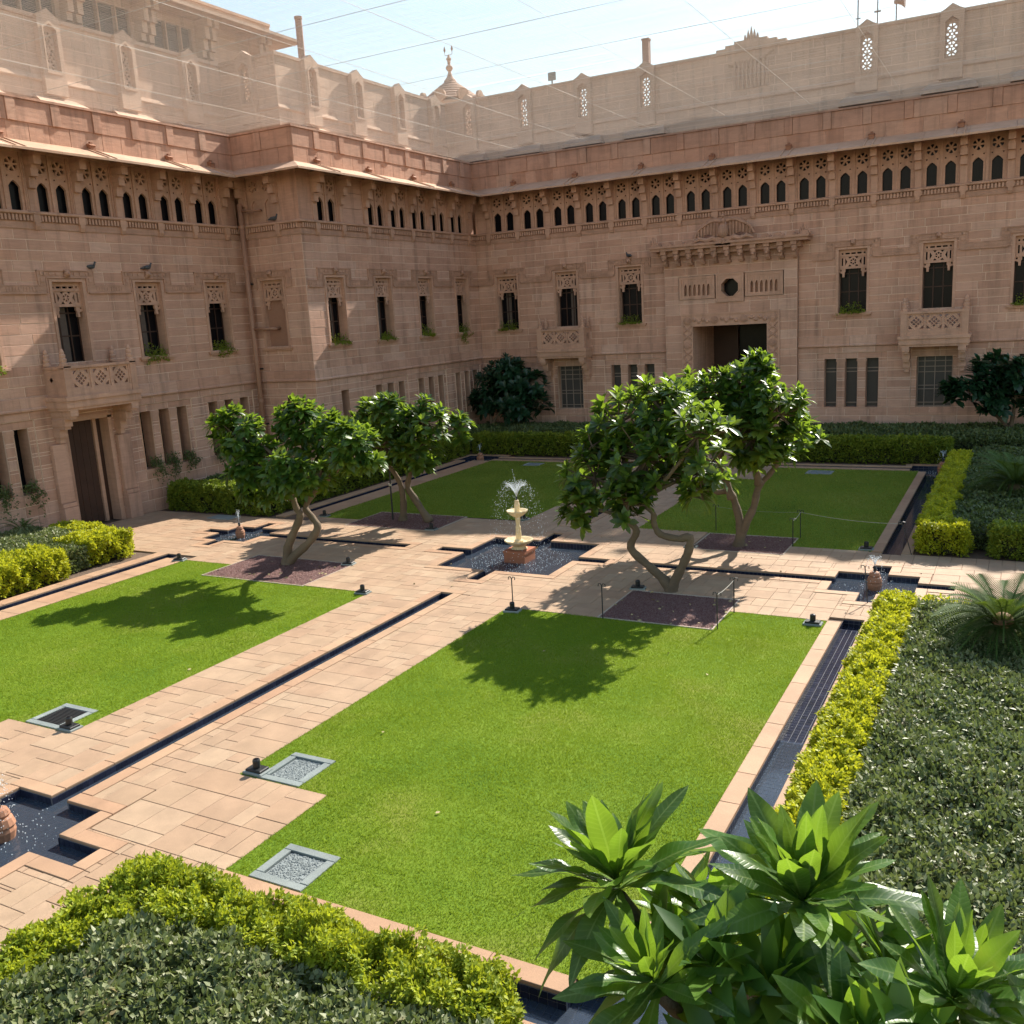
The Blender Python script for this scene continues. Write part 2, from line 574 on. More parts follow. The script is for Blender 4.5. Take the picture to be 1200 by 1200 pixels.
# ------------------------------------------------------------------ ground, pools, paving
# pools and channels (x0, x1, y0, y1)
PC = [(-1.62, 1.86, -1.12, 2.32), (-.08, .27, -2.05, -1.12), (-.08, .27, 2.32, 3.28), (-2.62, -1.62, .40, .82), (1.86, 2.8, .40, .82)]
PN = [(-.83, 1.03, -16.15, -14.3), (1.03, 1.9, -15.45, -15.0), (-1.7, -.83, -15.45, -15.0), (-.08, .27, -14.3, -3.27), (-.08, .27, -17.0, -16.15)]
PF = [(-.83, 1.03, 15.9, 17.6), (-.08, .27, 4.5, 15.9)]
PL = [(-11.4, -9.5, -.4, 1.4), (-10.7, -10.35, -1.1, -.4), (-10.7, -10.35, 1.4, 2.1), (-12.2, -11.4, .42, .82), (-9.5, -3.75, .42, .82)]
PR = [(8.73, 10.6, -.34, 1.34), (9.47, 9.82, -1.03, -.34), (9.5, 9.88, 1.34, 2.12), (10.6, 11.4, .40, .80), (3.9, 8.73, .40, .80)]
CRN = [(9.43, 9.85, -14.3, -2.28)]
CRF = [(9.48, 9.95, 3.32, 16.0), (8.87, 10.6, 16.0, 17.5), (1.9, 8.87, 16.55, 16.95)]
CNR = [(8.8, 10.6, -16.1, -14.3), (3.0, 8.8, -15.45, -14.97)]
CLN = [(-10.85, -10.4, -14.3, -2.3)]
CLF = [(-10.9, -10.45, 4.3, 16.0), (-11.5, -9.6, 16.0, 17.55), (-9.6, -1.9, 16.55, 16.95)]
BASINS = [('fountain_pool', PC, -.34), ('entry_pool', PN, -.30), ('portal_pool', PF, -.3), ('door_pool', PL, -.3), ('terrace_pool', PR, -.3),
          ('border_channel', CRN, -.17), ('border_channel', CRF, -.22), ('border_channel', CNR, -.2), ('border_channel', CLN, -.2), ('border_channel', CLF, -.22)]
HOLES = [r for _, l, _ in BASINS for r in l]
BEDS = [(4.44, 7.02, -3.84, -1.69), (-7.69, -4.05, -3.9, -1.63), (-7.66, -4.12, 2.58, 4.72), (4.53, 7.08, 2.57, 4.47)]


def cells(x0, x1, y0, y1, holes):
    """the rectangle cut into cells that miss every hole"""
    hs = [h for h in holes if h[0] < x1 and h[1] > x0 and h[2] < y1 and h[3] > y0]
    xs = sorted({x0, x1, *[min(max(v, x0), x1) for h in hs for v in h[:2]]})
    ys = sorted({y0, y1, *[min(max(v, y0), y1) for h in hs for v in h[2:]]})
    for i in range(len(xs) - 1):
        for j in range(len(ys) - 1):
            cx, cy = (xs[i] + xs[i + 1]) / 2, (ys[j] + ys[j + 1]) / 2
            if not any(h[0] < cx < h[1] and h[2] < cy < h[3] for h in hs):
                yield xs[i], xs[i + 1], ys[j], ys[j + 1]


def sheet(name, rects, z, mat, kind='structure', parent=None):
    mb = MB()
    for x0, x1, y0, y1 in rects:
        mb.add([(x0, y0, z), (x1, y0, z), (x1, y1, z), (x0, y1, z)], [(0, 1, 2, 3)])
    return mb.build(name, mat, parent, fix=False, kind=kind)


sheet('ground', list(cells(-30, 30, -30, 30, HOLES)) + [(-900, -30, -900, 900), (30, 900, -900, 900), (-30, 30, -900, -30), (-30, 30, 30, 900)], -.035, M['soil'])

# --- basins lined with navy tiles, and their water
tile_boxes = {}
for nm, rects, zf in BASINS:
    mb = MB()
    for x0, x1, y0, y1 in rects:
        mb.add([(x0, y0, zf), (x1, y0, zf), (x1, y1, zf), (x0, y1, zf)], [(0, 1, 2, 3)])
        # walls, split where a neighbour opens into this rectangle
        for ax in (0, 1):
            lo, hi = ((y0, y1) if ax == 0 else (x0, x1))
            for side in (0, 1):
                c = (x0, x1)[side] if ax == 0 else (y0, y1)[side]
                gaps = []
                for r in rects:
                    if ax == 0:
                        e = r[1] if side == 0 else r[0]
                        if abs(e - c) < 1e-6:
                            gaps.append((max(r[2], lo), min(r[3], hi)))
                    else:
                        e = r[3] if side == 0 else r[2]
                        if abs(e - c) < 1e-6:
                            gaps.append((max(r[0], lo), min(r[1], hi)))
                gaps = sorted(g for g in gaps if g[1] > g[0] + 1e-6)
                segs, p = [], lo
                for g in gaps:
                    if g[0] > p + 1e-6:
                        segs.append((p, g[0]))
                    p = max(p, g[1])
                if p < hi - 1e-6:
                    segs.append((p, hi))
                for a, b in segs:
                    if ax == 0:
                        mb.add([(c, a, zf), (c, b, zf), (c, b, -.02), (c, a, -.02)], [(0, 1, 2, 3)])
                    else:
                        mb.add([(a, c, zf), (b, c, zf), (b, c, -.02), (a, c, -.02)], [(0, 1, 2, 3)])
    basin = mb.build(nm, M['grout'], None, fix=False, kind='structure')
    # tiles: floors and the walls that face the camera
    tb, tw = [], []
    for x0, x1, y0, y1 in rects:
        far = (y0 + y1) / 2 > 3.4
        t = .20 if far else .105
        nx, ny = max(1, round((x1 - x0) / t)), max(1, round((y1 - y0) / t))
        dx, dy = (x1 - x0) / nx, (y1 - y0) / ny
        g = .004
        for i in range(nx):
            for j in range(ny):
                tb.append((x0 + i * dx + g, x0 + (i + 1) * dx - g, y0 + j * dy + g, y0 + (j + 1) * dy - g, zf + .001, zf + .008))
        for side in (0, 1):                                     # tiled walls as thin plates
            cy_ = (y0, y1)[side]
            for i in range(nx):
                xm = x0 + (i + .5) * dx
                if any(r[0] < xm < r[1] and abs((r[3], r[2])[side] - cy_) < 1e-6 for r in rects):
                    continue
                a, b = (cy_, cy_ + .006) if side == 0 else (cy_ - .006, cy_)
                for k in range(2):
                    zz0, zz1 = zf + .01 + k * (-zf - .03) / 2, zf + (k + 1) * (-zf - .03) / 2
                    tw.append((x0 + i * dx + g, x0 + (i + 1) * dx - g, a, b, zz0, zz1))
            cx_ = (x0, x1)[side]
            for j in range(ny):
                ym = y0 + (j + .5) * dy
                if any(r[2] < ym < r[3] and abs((r[1], r[0])[side] - cx_) < 1e-6 for r in rects):
                    continue
                a, b = (cx_, cx_ + .006) if side == 0 else (cx_ - .006, cx_)
                for k in range(2):
                    zz0, zz1 = zf + .01 + k * (-zf - .03) / 2, zf + (k + 1) * (-zf - .03) / 2
                    tw.append((a, b, y0 + j * dy + g, y0 + (j + 1) * dy - g, zz0, zz1))
    pieces(basin, 'tile', tb, M['tile'], '+z', c=.002, jit=.0006, limit=300 if nm in ('border_channel', 'entry_pool') and rects in (CRN, PN, CNR) else 0)
    wb = MB()
    for b in tw:
        wb.box(*b, rnd=rng.random())
    wb.build('wall_tile', M['tile'], basin, fix=False, kind='stuff')
    zw = {'fountain_pool': -.15, 'entry_pool': -.13, 'portal_pool': -.13, 'door_pool': -.12, 'terrace_pool': -.12}.get(nm, zf + .03)
    sheet('water', [(9.43, 9.85, -14.3, -8.2)] if rects is CRN else rects, zw, M['water_splash'] if nm.endswith('pool') else M['water_still'])

# --- paving
PAVE = link('pavement', None, None, None, (0, 0, 0), None, 'pink sandstone paving of the courtyard paths', None, None, 'structure')
PATHS = [(-4.05, 4.44, -3.86, 4.6), (-1.87, 2.14, -12.64, -3.86), (-3.55, 3.87, -14.7, -12.64), (-3.55, 4.0, -20, -14.7),
         (4.44, 7.05, -1.69, 2.57), (7.05, 9.14, -2.55, 3.53), (9.14, 17.5, -2.28, 3.45),
         (-7.69, -4.05, -1.63, 2.58), (-9.6, -7.69, -2.75, 3.45), (-17.1, -9.6, -2.3, 2.85),
         (-1.82, 2.2, 4.6, 13.4), (-3.7, 3.9, 13.4, 17.7), (-2.9, 3.0, 17.7, 23.1)]
# coping stones round the water and kerb strips (x0, x1, y0, y1)
COP = []


def coping_round(r, w, sides='nsew'):
    x0, x1, y0, y1 = r
    if 's' in sides:
        COP.append((x0 - w, x1 + w, y0 - w, y0))
    if 'n' in sides:
        COP.append((x0 - w, x1 + w, y1, y1 + w))
    if 'w' in sides:
        COP.append((x0 - w, x0, y0, y1))
    if 'e' in sides:
        COP.append((x1, x1 + w, y0, y1))


for r in PC + PN + PF + PL + PR:
    coping_round(r, .25)
COP += [(9.14, 9.43, -14.7, -2.55), (9.85, 10.2, -14.3, -2.28), (9.20, 9.48, 3.53, 16.14), (9.95, 10.22, 3.5, 16.0),
        (3.87, 9.14, -14.97, -14.7), (3.0, 8.8, -15.72, -15.45), (9.43, 9.85, -2.55, -2.28),
        (3.9, 9.2, 16.14, 16.55), (1.9, 8.87, 16.95, 17.22), (-9.6, -3.7, 16.14, 16.55), (-9.6, -1.9, 16.95, 17.22),
        (-10.4, -9.6, -14.7, -2.75), (-11.3, -10.85, -14.3, -2.3), (-10.45, -9.5, 3.45, 16.2), (-11.35, -10.9, 3.2, 16.0),
        (8.6, 10.85, 17.5, 17.75), (10.6, 10.85, 16.0, 17.5), (8.62, 8.87, 16.95, 17.5), (-11.75, -9.35, 17.55, 17.8), (-11.75, -11.5, 16.0, 17.55),
        (8.6, 8.8, -16.1, -15.72), (8.6, 10.8, -16.35, -16.1), (10.6, 10.85, -16.1, -14.3)]
sheet('paving_bed', [c for p in PATHS + [(a, b, c_, d_) for a, b, c_, d_ in COP] for c in cells(*p, HOLES)], -.012, M['joint'])
cop_boxes = []
taken = list(HOLES)
for r in COP:
    for x0, x1, y0, y1 in cells(*r, taken):
        lx, ly = x1 - x0, y1 - y0
        if lx < .03 or ly < .03:
            continue
        n = max(1, round(max(lx, ly) / .92))
        for k in range(n):
            g = .004
            if lx >= ly:
                cop_boxes.append((x0 + lx * k / n + g, x0 + lx * (k + 1) / n - g, y0 + g, y1 - g, -.06, .022))
            else:
                cop_boxes.append((x0 + g, x1 - g, y0 + ly * k / n + g, y0 + ly * (k + 1) / n - g, -.06, .022))
    taken.append(r)
pieces(PAVE, 'coping_stone', cop_boxes, M['coping'], '+z', c=.006, jit=.0015, limit=220)

slabs = []
U = .285


def lay(x0, x1, y0, y1):
    """random ashlar: squares, oblongs and small squares on a grid"""
    nx, ny = max(1, round((x1 - x0) / U)), max(1, round((y1 - y0) / U))
    dx, dy = (x1 - x0) / nx, (y1 - y0) / ny
    used = np.zeros((nx, ny), bool)
    for j in range(ny):
        for i in range(nx):
            if used[i, j]:
                continue
            opts = [(2, 2)] * 5 + [(2, 1)] * 2 + [(1, 2)] * 2 + [(1, 1)] * 2 + [(3, 2)]
            rng.shuffle(opts)
            for a, b in opts + [(1, 1)]:
                if i + a <= nx and j + b <= ny and not used[i:i + a, j:j + b].any():
                    used[i:i + a, j:j + b] = True
                    g = .0035
                    X0, X1, Y0, Y1 = x0 + i * dx, x0 + (i + a) * dx, y0 + j * dy, y0 + (j + b) * dy
                    for c in cells(X0, X1, Y0, Y1, taken):
                        if c[1] - c[0] > .03 and c[3] - c[2] > .03:
                            h = rng.uniform(-.002, .002)
                            slabs.append((c[0] + g, c[1] - g, c[2] + g, c[3] - g, -.03, .010 + h))
                    break


for p in PATHS:
    lay(*p)
pieces(PAVE, 'paving_slab', slabs, M['paving'], '+z', c=.005, jit=.0012, limit=300)
print('slabs', len(slabs), 'coping', len(cop_boxes))

# --- lawns
LA = [(2.14, 9.14, -12.64, -3.85), (3.87, 9.14, -14.7, -12.64), (7.05, 9.14, -3.85, -2.55)]
LB = [(-9.6, -1.87, -12.64, -3.88), (-9.6, -3.55, -14.7, -12.64), (-9.6, -7.7, -3.88, -2.75)]
LC = [(-9.5, -1.82, 4.72, 13.4), (-9.5, -3.7, 13.4, 16.14), (-9.5, -7.68, 3.45, 4.72)]
LD = [(2.2, 9.2, 4.5, 13.4), (3.9, 9.2, 13.4, 16.14), (7.1, 9.2, 3.53, 4.5)]
HATCH = [(2.47, 3.3, -12.62, -11.72), (4.25, 5.1, -14.68, -13.88), (-3.12, -2.22, -12.62, -11.75), (-7.35, -6.5, 15.0, 15.75), (5.2, 6.2, 14.9, 15.7)]


def lawn(name, rects, dens, bh, bw, gm='grass'):
    cc = [c for r in rects for c in cells(*r, HATCH)]
    g = sheet(name, cc, .0, M['lawn'])
    P = []
    for x0, x1, y0, y1 in cc:
        n = int((x1 - x0) * (y1 - y0) * dens)
        P.append(np.stack([NR.uniform(x0 - .012, x1 + .012, n), NR.uniform(y0 - .012, y1 + .012, n)], 1))
    P = np.concatenate(P)
    n = len(P)
    # patches of longer and shorter growth
    w = .5 + .5 * np.sin(P[:, 0] * 1.7 + 1.3 * np.sin(P[:, 1] * .9)) * np.sin(P[:, 1] * 1.3 + np.cos(P[:, 0] * .7))
    a = NR.uniform(0, 2 * np.pi, n)
    h = bh * NR.uniform(.5, 1.15, n) * (.8 + .3 * w)
    lean = NR.uniform(.2, 1.0, n) * h
    la = NR.uniform(0, 2 * np.pi, n)
    V = np.zeros((n, 3, 3))
    V[:, 0, 0] = P[:, 0] - np.cos(a) * bw
    V[:, 0, 1] = P[:, 1] - np.sin(a) * bw
    V[:, 1, 0] = P[:, 0] + np.cos(a) * bw
    V[:, 1, 1] = P[:, 1] + np.sin(a) * bw
    V[:, 2, 0] = P[:, 0] + np.cos(la) * lean
    V[:, 2, 1] = P[:, 1] + np.sin(la) * lean
    V[:, 2, 2] = h
    V[:, :2, 2] = -.005
    F = np.arange(n * 3).reshape(n, 3)
    me = np_mesh('grass', V.reshape(-1, 3), F, M[gm], rnd=np.clip(NR.random(n) * .6 + .4 * w, 0, 1))
    link('grass', me, g, kind='stuff')


lawn('lawn', LA, 3600, .034, .0055)
lawn('lawn', LB, 2300, .036, .007)
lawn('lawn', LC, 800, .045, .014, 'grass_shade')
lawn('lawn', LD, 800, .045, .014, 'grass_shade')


# --- gravel beds
def gravel(name, r, dens, s):
    x0, x1, y0, y1 = r
    g = sheet(name, [r], -.002, M['gravel'])
    n = int((x1 - x0) * (y1 - y0) * dens)
    P = np.stack([NR.uniform(x0 + .02, x1 - .02, n), NR.uniform(y0 + .02, y1 - .02, n), NR.uniform(.0, .014, n)], 1)
    base = np.array([(1, 0, 0), (-1, 0, 0), (0, 1, 0), (0, -1, 0), (0, 0, 1), (0, 0, -1)], float)
    sc = s * NR.uniform(.6, 1.3, (n, 1, 3)) * np.array([1, 1, .7])
    a = NR.uniform(0, 6.28, n)
    R = np.zeros((n, 3, 3))
    R[:, 0, 0] = np.cos(a)
    R[:, 0, 1] = -np.sin(a)
    R[:, 1, 0] = np.sin(a)
    R[:, 1, 1] = np.cos(a)
    R[:, 2, 2] = 1
    V = np.einsum('nij,nkj->nki', R, base[None] * sc) + P[:, None]
    f = np.array([(0, 2, 4), (2, 1, 4), (1, 3, 4), (3, 0, 4)])
    F = (f[None] + 6 * np.arange(n)[:, None, None]).reshape(-1, 3)
    link('gravel', np_mesh('gravel', V.reshape(-1, 3), F, M['gravel'], rnd=np.repeat(NR.random(n), 4)), g, kind='stuff')
    mb = MB()
    for a, b, c, d in ((x0, x1, y0 - .03, y0), (x0, x1, y1, y1 + .03), (x0 - .03, x0, y0 - .03, y1 + .03), (x1, x1 + .03, y0 - .03, y1 + .03)):
        mb.box(a, b, c, d, -.03, .02)
    mb.build('edging', M['edging'], g)


for r, dn, s in zip(BEDS, (1300, 900, 500, 600), (.018, .021, .03, .026)):
    gravel('gravel_bed', r, dn, s)

# --- drain hatches let into the lawns
for k, (x0, x1, y0, y1) in enumerate(HATCH):
    lab = ['square grey stone drain hatch with gravel inset beside the black post lamp', 'square grey stone drain hatch with gravel inset at the lawn corner by the near hedge',
           'grey stone drain frame holding a black slotted grate', 'grey stone drain hatch on the lawn before the far corner pool', 'grey stone drain hatch on the far lawn below the portal side hedge'][k]
    t = thing('drain_hatch', lab, 'drain hatch', ((x0 + x1) / 2, (y0 + y1) / 2, 0), 0, 'drain hatches in the lawns')
    a, b = (x1 - x0) / 2, (y1 - y0) / 2
    w = .13
    for q in ((-a, a, -b, -b + w), (-a, a, b - w, b), (-a, -a + w, -b + w, b - w), (a - w, a, -b + w, b - w)):
        m_ = MB().cbox(q[0] + .003, q[1] - .003, q[2] + .003, q[3] - .003, -.05, .02, .006, '+z', None, .003)
        m_.build('frame_stone', M['slate'], t, fix=False)
    if k == 2:
        MB().box(-a + w, a - w, -b + w, b - w, -.06, -.04).build('pit', M['black'], t)
        n = 14
        for i in range(n):
            yy = -b + w + (i + .5) * (2 * b - 2 * w) / n
            MB().box(-a + w, a - w, yy - .012, yy + .012, -.02, .008).build('slat', M['iron'], t)
    else:
        MB().box(-a + w + .01, a - w - .01, -b + w + .01, b - w - .01, -.05, -.012).build('inset', M['gravel_grey'], t)
        n = 500
        P = np.stack([NR.uniform(-a + w + .02, a - w - .02, n), NR.uniform(-b + w + .02, b - w - .02, n), np.full(n, -.01)], 1)
        base = np.array([(1, 0, 0), (-1, 0, 0), (0, 1, 0), (0, -1, 0), (0, 0, 1)], float)
        V = base[None] * NR.uniform(.008, .02, (n, 1, 3)) + P[:, None]
        F = (np.array([(0, 2, 4), (2, 1, 4), (1, 3, 4), (3, 0, 4)])[None] + 5 * np.arange(n)[:, None, None]).reshape(-1, 3)
        link('gravel', np_mesh('gravel', V.reshape(-1, 3), F, M['gravel_grey'], rnd=np.repeat(NR.random(n), 4)), t, kind='stuff')
# ------------------------------------------------------------------ the palace
YB, XL, XK, YR = 23.5, -17.21, -13.9, 9.2          # back wall, left wall, projecting block, its return
PITCH = 3.53
MESH = {}


def cached(key, fn):
    if key not in MESH:
        MESH[key] = fn()
    return MESH[key]


class Facade:
    """a wall seen from the courtyard: x along it, y into it, z up"""

    def __init__(self, root, ox, oy, rz, x0, x1, e0, e1):
        self.root = root
        self.W = Matrix.Translation((ox, oy, 0)) @ Matrix.Rotation(rz, 4, 'Z')
        self.frame = Matrix.Translation(-Vector(root.location)) @ self.W
        self.x0, self.x1, self.e0, self.e1 = x0, x1, e0, e1
        self.boxes, self.bed, self.open, self.recess = [], MB(), [], []

    def a(self, p):
        return self.x0 + self.e0 * p

    def b(self, p):
        return self.x1 + self.e1 * p

    def put(self, name, data, mat, loc=(0, 0, 0), **k):
        if isinstance(data, MB):
            data = data.mesh(name)
        o = link(name, data, self.root, mat, **k)
        o.matrix_local = self.frame @ Matrix.Translation(loc)
        return o

    def sub(self, part, name, data, mat, loc=(0, 0, 0), **k):
        if isinstance(data, MB):
            data = data.mesh(name)
        return link(name, data, part, mat, loc=loc, **k)

    def brick(self, x0, x1, zs, avg, y=0, bed=.009):
        for k in range(len(zs) - 1):
            z0, z1 = zs[k], zs[k + 1]
            zm = (z0 + z1) / 2
            blk = sorted((o[0], o[1]) for o in self.open if o[2] < zm < o[3] and o[1] > x0 and o[0] < x1)
            free, p = [], x0
            for u, v in blk:
                if u > p + .01:
                    free.append((p, u))
                p = max(p, v)
            if p < x1 - .01:
                free.append((p, x1))
            segs = []
            for u, v in free:
                cuts = sorted({u, v, *[c for r in self.recess if r[2] < zm < r[3] for c in (r[0], r[1]) if u < c < v]})
                segs += list(zip(cuts[:-1], cuts[1:]))
            for u, v in segs:
                dep = y + max([r[4] for r in self.recess if r[2] < zm < r[3] and r[0] < (u + v) / 2 < r[1]] + [0])
                self.bed.add([(u, dep + bed, z0), (v, dep + bed, z0), (v, dep + bed, z1), (u, dep + bed, z1)], [(0, 1, 2, 3)])
                if dep > y:                                       # cheeks of the recess
                    self.bed.add([(u, y + bed, z0), (u, dep + bed, z0), (u, dep + bed, z1), (u, y + bed, z1)], [(0, 1, 2, 3)])
                    self.bed.add([(v, y + bed, z0), (v, dep + bed, z0), (v, dep + bed, z1), (v, y + bed, z1)], [(0, 1, 2, 3)])
                n = max(1, round((v - u) / avg + rng.uniform(-.3, .3)))
                cs = [u]
                for i in range(1, n):
                    cs.append(u + (v - u) * (i + rng.uniform(-.28, .28) + (.25 if k % 2 else -.25) * (n > 2)) / n)
                cs = sorted(cs) + [v]
                g = .011
                for i in range(len(cs) - 1):
                    if cs[i + 1] - cs[i] > .05:
                        self.boxes.append((cs[i] + g, cs[i + 1] - g, dep + rng.uniform(-.006, .002), dep + bed, z0 + g, z1 - g))

    def finish(self, limit):
        self.put('mortar_bed', self.bed.mesh('mortar_bed', fix=False), M['mortar'])
        lay_blocks(self, 'stone_block', self.boxes, M['wall'], limit)


def lay_blocks(f, name, boxes, mat, limit, c=.006, jit=.002):
    sc = []
    for b in boxes:
        ctr = f.W @ Vector(((b[0] + b[1]) / 2, b[2], (b[4] + b[5]) / 2))
        sc.append((size_in_view(ctr, (b[1] - b[0]) * (b[5] - b[4])), b))
    sc.sort(key=lambda t: -t[0])
    n = sum(1 for s, _ in sc[:limit] if s > 0)
    for s, b in sc[:n]:
        o = ((b[0] + b[1]) / 2, b[3], (b[4] + b[5]) / 2)
        mb = MB().cbox(b[0] - o[0], b[1] - o[0], b[2] - o[1], b[3] - o[1], b[4] - o[2], b[5] - o[2], c, '-y', None, jit)
        f.put(name, mb.mesh(name, fix=False), mat, o)
    if sc[n:]:
        mb = MB()
        for s, b in sc[n:]:
            mb.cbox(*b, c, '-y', rng.random(), jit)
        f.put(name, mb.mesh(name, fix=False), mat, kind='stuff')


ZG = [-.05, .45, .85, 1.25, 1.65]
for i in range(5):
    ZG += [1.65 + i * .446 + .33, 1.65 + (i + 1) * .446]
ZG += [4.15, 4.42]
ZU = [4.92 + .3475 * k for k in range(17)]


# ---- carved pieces (meshes made once, shared)
def kite(cx, cz, a, r0, r1, w):
    c, s = math.cos(a), math.sin(a)
    P = lambda r, t: (cx + r * c - t * s, cz + r * s + t * c)
    return [P(r0, 0), P((r0 + r1) / 2, w), P(r1, 0), P((r0 + r1) / 2, -w)]


def star_holes(cx, cz, r, n=6, ph=0):
    out = []
    for k in range(n):
        a0 = ph + 2 * math.pi * k / n
        da = math.pi / n * .72
        P = lambda rr, a: (cx + rr * math.cos(a), cz + rr * math.sin(a))
        out.append([P(r * .30, a0), P(r * .93, a0 - da), P(r, a0), P(r * .93, a0 + da)])
    return out


def sq(cx, cz, a, b=None):
    b = b or a
    return [(cx - a, cz - b), (cx + a, cz - b), (cx + a, cz + b), (cx - a, cz + b)]


def gallery_screen():
    mb = MB()
    w = .365
    arch = [(-.205, 11.09), (.205, 11.09), (.205, 11.86), (.10, 11.98), (0, 12.05), (-.10, 11.98), (-.205, 11.86)]
    holes = [arch] + star_holes(0, 12.56, .235, 6, math.pi / 6) + [sq(-.21, 12.17, .028), sq(.21, 12.17, .028)]
    mb.plate([(-w, 11.03), (w, 11.03), (w, 13.0), (-w, 13.0)], holes, .10, .20)
    for s in (-1, 1):
        mb.box(s * .335 - .03, s * .335 + .03, .05, .10, 11.05, 13.0)
    ring = [(.275 * math.cos(a * math.pi / 9), 12.56 + .275 * math.sin(a * math.pi / 9)) for a in range(18)]
    ring2 = [(.245 * math.cos(a * math.pi / 9), 12.56 + .245 * math.sin(a * math.pi / 9)) for a in range(18)]
    mb.plate(ring, [ring2], .085, .101)
    return mb.mesh('gallery_screen')


def blind_screen():
    mb = MB()
    w = .365
    mb.box(-w, w, .12, .2, 11.03, 13.0)
    arch = [(-.15, 11.09), (.15, 11.09), (.15, 11.86), (0, 12.02), (-.15, 11.86)]
    mb.plate([(-w, 11.03), (w, 11.03), (w, 13.0), (-w, 13.0)], [arch] + star_holes(0, 12.56, .235, 6, math.pi / 6), .06, .12)
    return mb.mesh('gallery_screen')


def gallery_pane():
    return MB().box(-.33, .33, .27, .30, 11.03, 12.95).mesh('pane')


def eave_bracket():
    mb = MB()
    w = .13
    mb.prism([(0, 11.03), (-.03, 11.03), (-.03, 11.85), (0, 11.85)], -w, w)
    for y, z0, z1, ww in ((-.16, 11.80, 12.04, .135), (-.17, 12.04, 12.16, .115), (-.34, 12.16, 12.42, .135), (-.36, 12.42, 12.53, .11), (-.56, 12.53, 12.80, .135), (-.62, 12.80, 12.98, .115)):
        mb.box(-ww, ww, y, .12, z0, z1)
    return mb.mesh('eave_bracket')


def corbel():
    mb = MB()
    mb.box(-.13, .13, -.14, .0, 10.70, 10.96)
    mb.prism([(0, 10.46), (-.07, 10.46), (-.13, 10.58), (-.13, 10.70), (0, 10.70)], -.09, .09)
    return mb.mesh('corbel')


def lattice_holes(cx, cz, a, b):
    """eight-pointed lattice filling a panel of half size a, b"""
    h = []
    h += star_holes(cx, cz, b * .62, 6, math.pi / 2)
    for s in (-1, 1):
        h.append([(cx + s * a * .97, cz + b * .72), (cx + s * a * .97, cz - b * .72), (cx + s * a * .72, cz)])
        h.append([(cx - a * .62, cz + s * b * .95), (cx - a * .18, cz + s * b * .95), (cx - a * .42, cz + s * b * .55)])
        h.append([(cx + a * .18, cz + s * b * .95), (cx + a * .62, cz + s * b * .95), (cx + a * .42, cz + s * b * .55)])
    return h


def window_frame():
    """moulded surround and reveal of an upper window (sill line at z = 0)"""
    mb = MB()
    H = 2.81
    for s in (-1, 1):
        mb.box(min(s * .61, s * .72), max(s * .61, s * .72), -.035, .03, 0, H)
        mb.box(min(s * .60, s * .66), max(s * .60, s * .66), .03, .50, 0, H)
    mb.box(-.72, .72, -.035, .03, H, H + .085)
    mb.box(-.66, .66, .03, .5, H, H + .07)
    mb.box(-.66, .66, .02, .5, -.06, .0)
    return mb.mesh('window')


def window_screen():
    mb = MB()
    holes = [sq(x, 2.63, .095, .035) for x in (-.25, 0, .25)] + [sq(s * .47, 2.63, .035) for s in (-1, 1)]
    holes += [sq(s * .47, 2.27, .032, .17) for s in (-1, 1)] + lattice_holes(0, 2.27, .36, .22)
    mb.plate([(-.6, 1.98), (.6, 1.98), (.6, 2.81), (-.6, 2.81)], holes, .14, .22)
    for s in (-1, 1):
        mb.plate([(s * .60, 1.98), (s * .33, 1.98), (s * .33, 1.84), (s * .37, 1.80), (s * .37, 1.68), (s * .47, 1.68), (s * .47, 1.76), (s * .60, 1.80)][::(1 if s < 0 else -1)],
                 [sq(s * .53, 1.90, .032)], .14, .22)
        mb.box(s * .42 - .045, s * .42 + .045, .12, .24, 1.60, 1.70)
    mb.box(-.6, .6, .11, .14, 1.96, 2.02)
    mb.box(-.6, .6, .11, .14, 2.50, 2.55)
    return mb.mesh('lattice_screen')


def sill_mesh():
    mb = MB()
    mb.box(-.84, .84, -.14, .02, -.075, 0)
    mb.box(-.78, .78, -.09, .02, -.14, -.075)
    return mb.mesh('sill')


def pane_mesh():
    mb = MB().box(-.6, .6, .46, .49, 0, 2.81)
    return mb.mesh('pane')


def casement():
    mb = MB()
    for x in (-.58, -.2, .2, .58):
        mb.box(x - .025, x + .025, .42, .455, 0, 2.0)
    for z in (.03, .95, 1.75):
        mb.box(-.6, .6, .425, .45, z - .025, z + .025)
    return mb.mesh('casement')


def label_band(full=True):
    """carved band that runs between the windows and steps up over each one"""
    mb = MB()
    xo = PITCH / 2 if full else 1.12
    for s in (-1, 1):
        a, b = sorted((s * xo, s * .86))
        if full:
            mb.box(a, b, -.04, .012, 8.36, 8.62)
            mb.box(a, b, -.07, .012, 8.33, 8.37)
            mb.box(a, b, -.055, .012, 8.60, 8.63)
        a, b = sorted((s * 1.12, s * .80))
        mb.box(a, b, -.035, .012, 8.40, 9.12)
        a, b = sorted((s * 1.14, s * 1.10))
        mb.box(a, b, -.06, .012, 8.60, 9.14)
        a, b = sorted((s * .83, s * .79))
        mb.box(a, b, -.06, .012, 8.36, 8.90)
        for k in range(2):
            z = 8.72 + k * .24
            a, b = sorted((s * 1.03, s * .89))
            mb.box(a, b, -.06, .012, z, z + .14)
        if full:
            for k in range(5):
                x = s * (1.22 + k * .115)
                mb.box(x - .04, x + .04, -.055, .012, 8.42, 8.56)
    mb.box(-1.12, 1.12, -.036, .012, 8.90, 9.12)
    mb.box(-1.14, 1.14, -.075, .012, 9.10, 9.14)
    mb.box(-.80, .80, -.06, .012, 8.86, 8.90)
    for k in range(8):
        if k in (3, 4):
            continue
        x = -.85 + k * .243
        mb.box(x - .07, x + .07, -.06, .012, 8.95, 9.06)
    return mb.mesh('label_moulding')


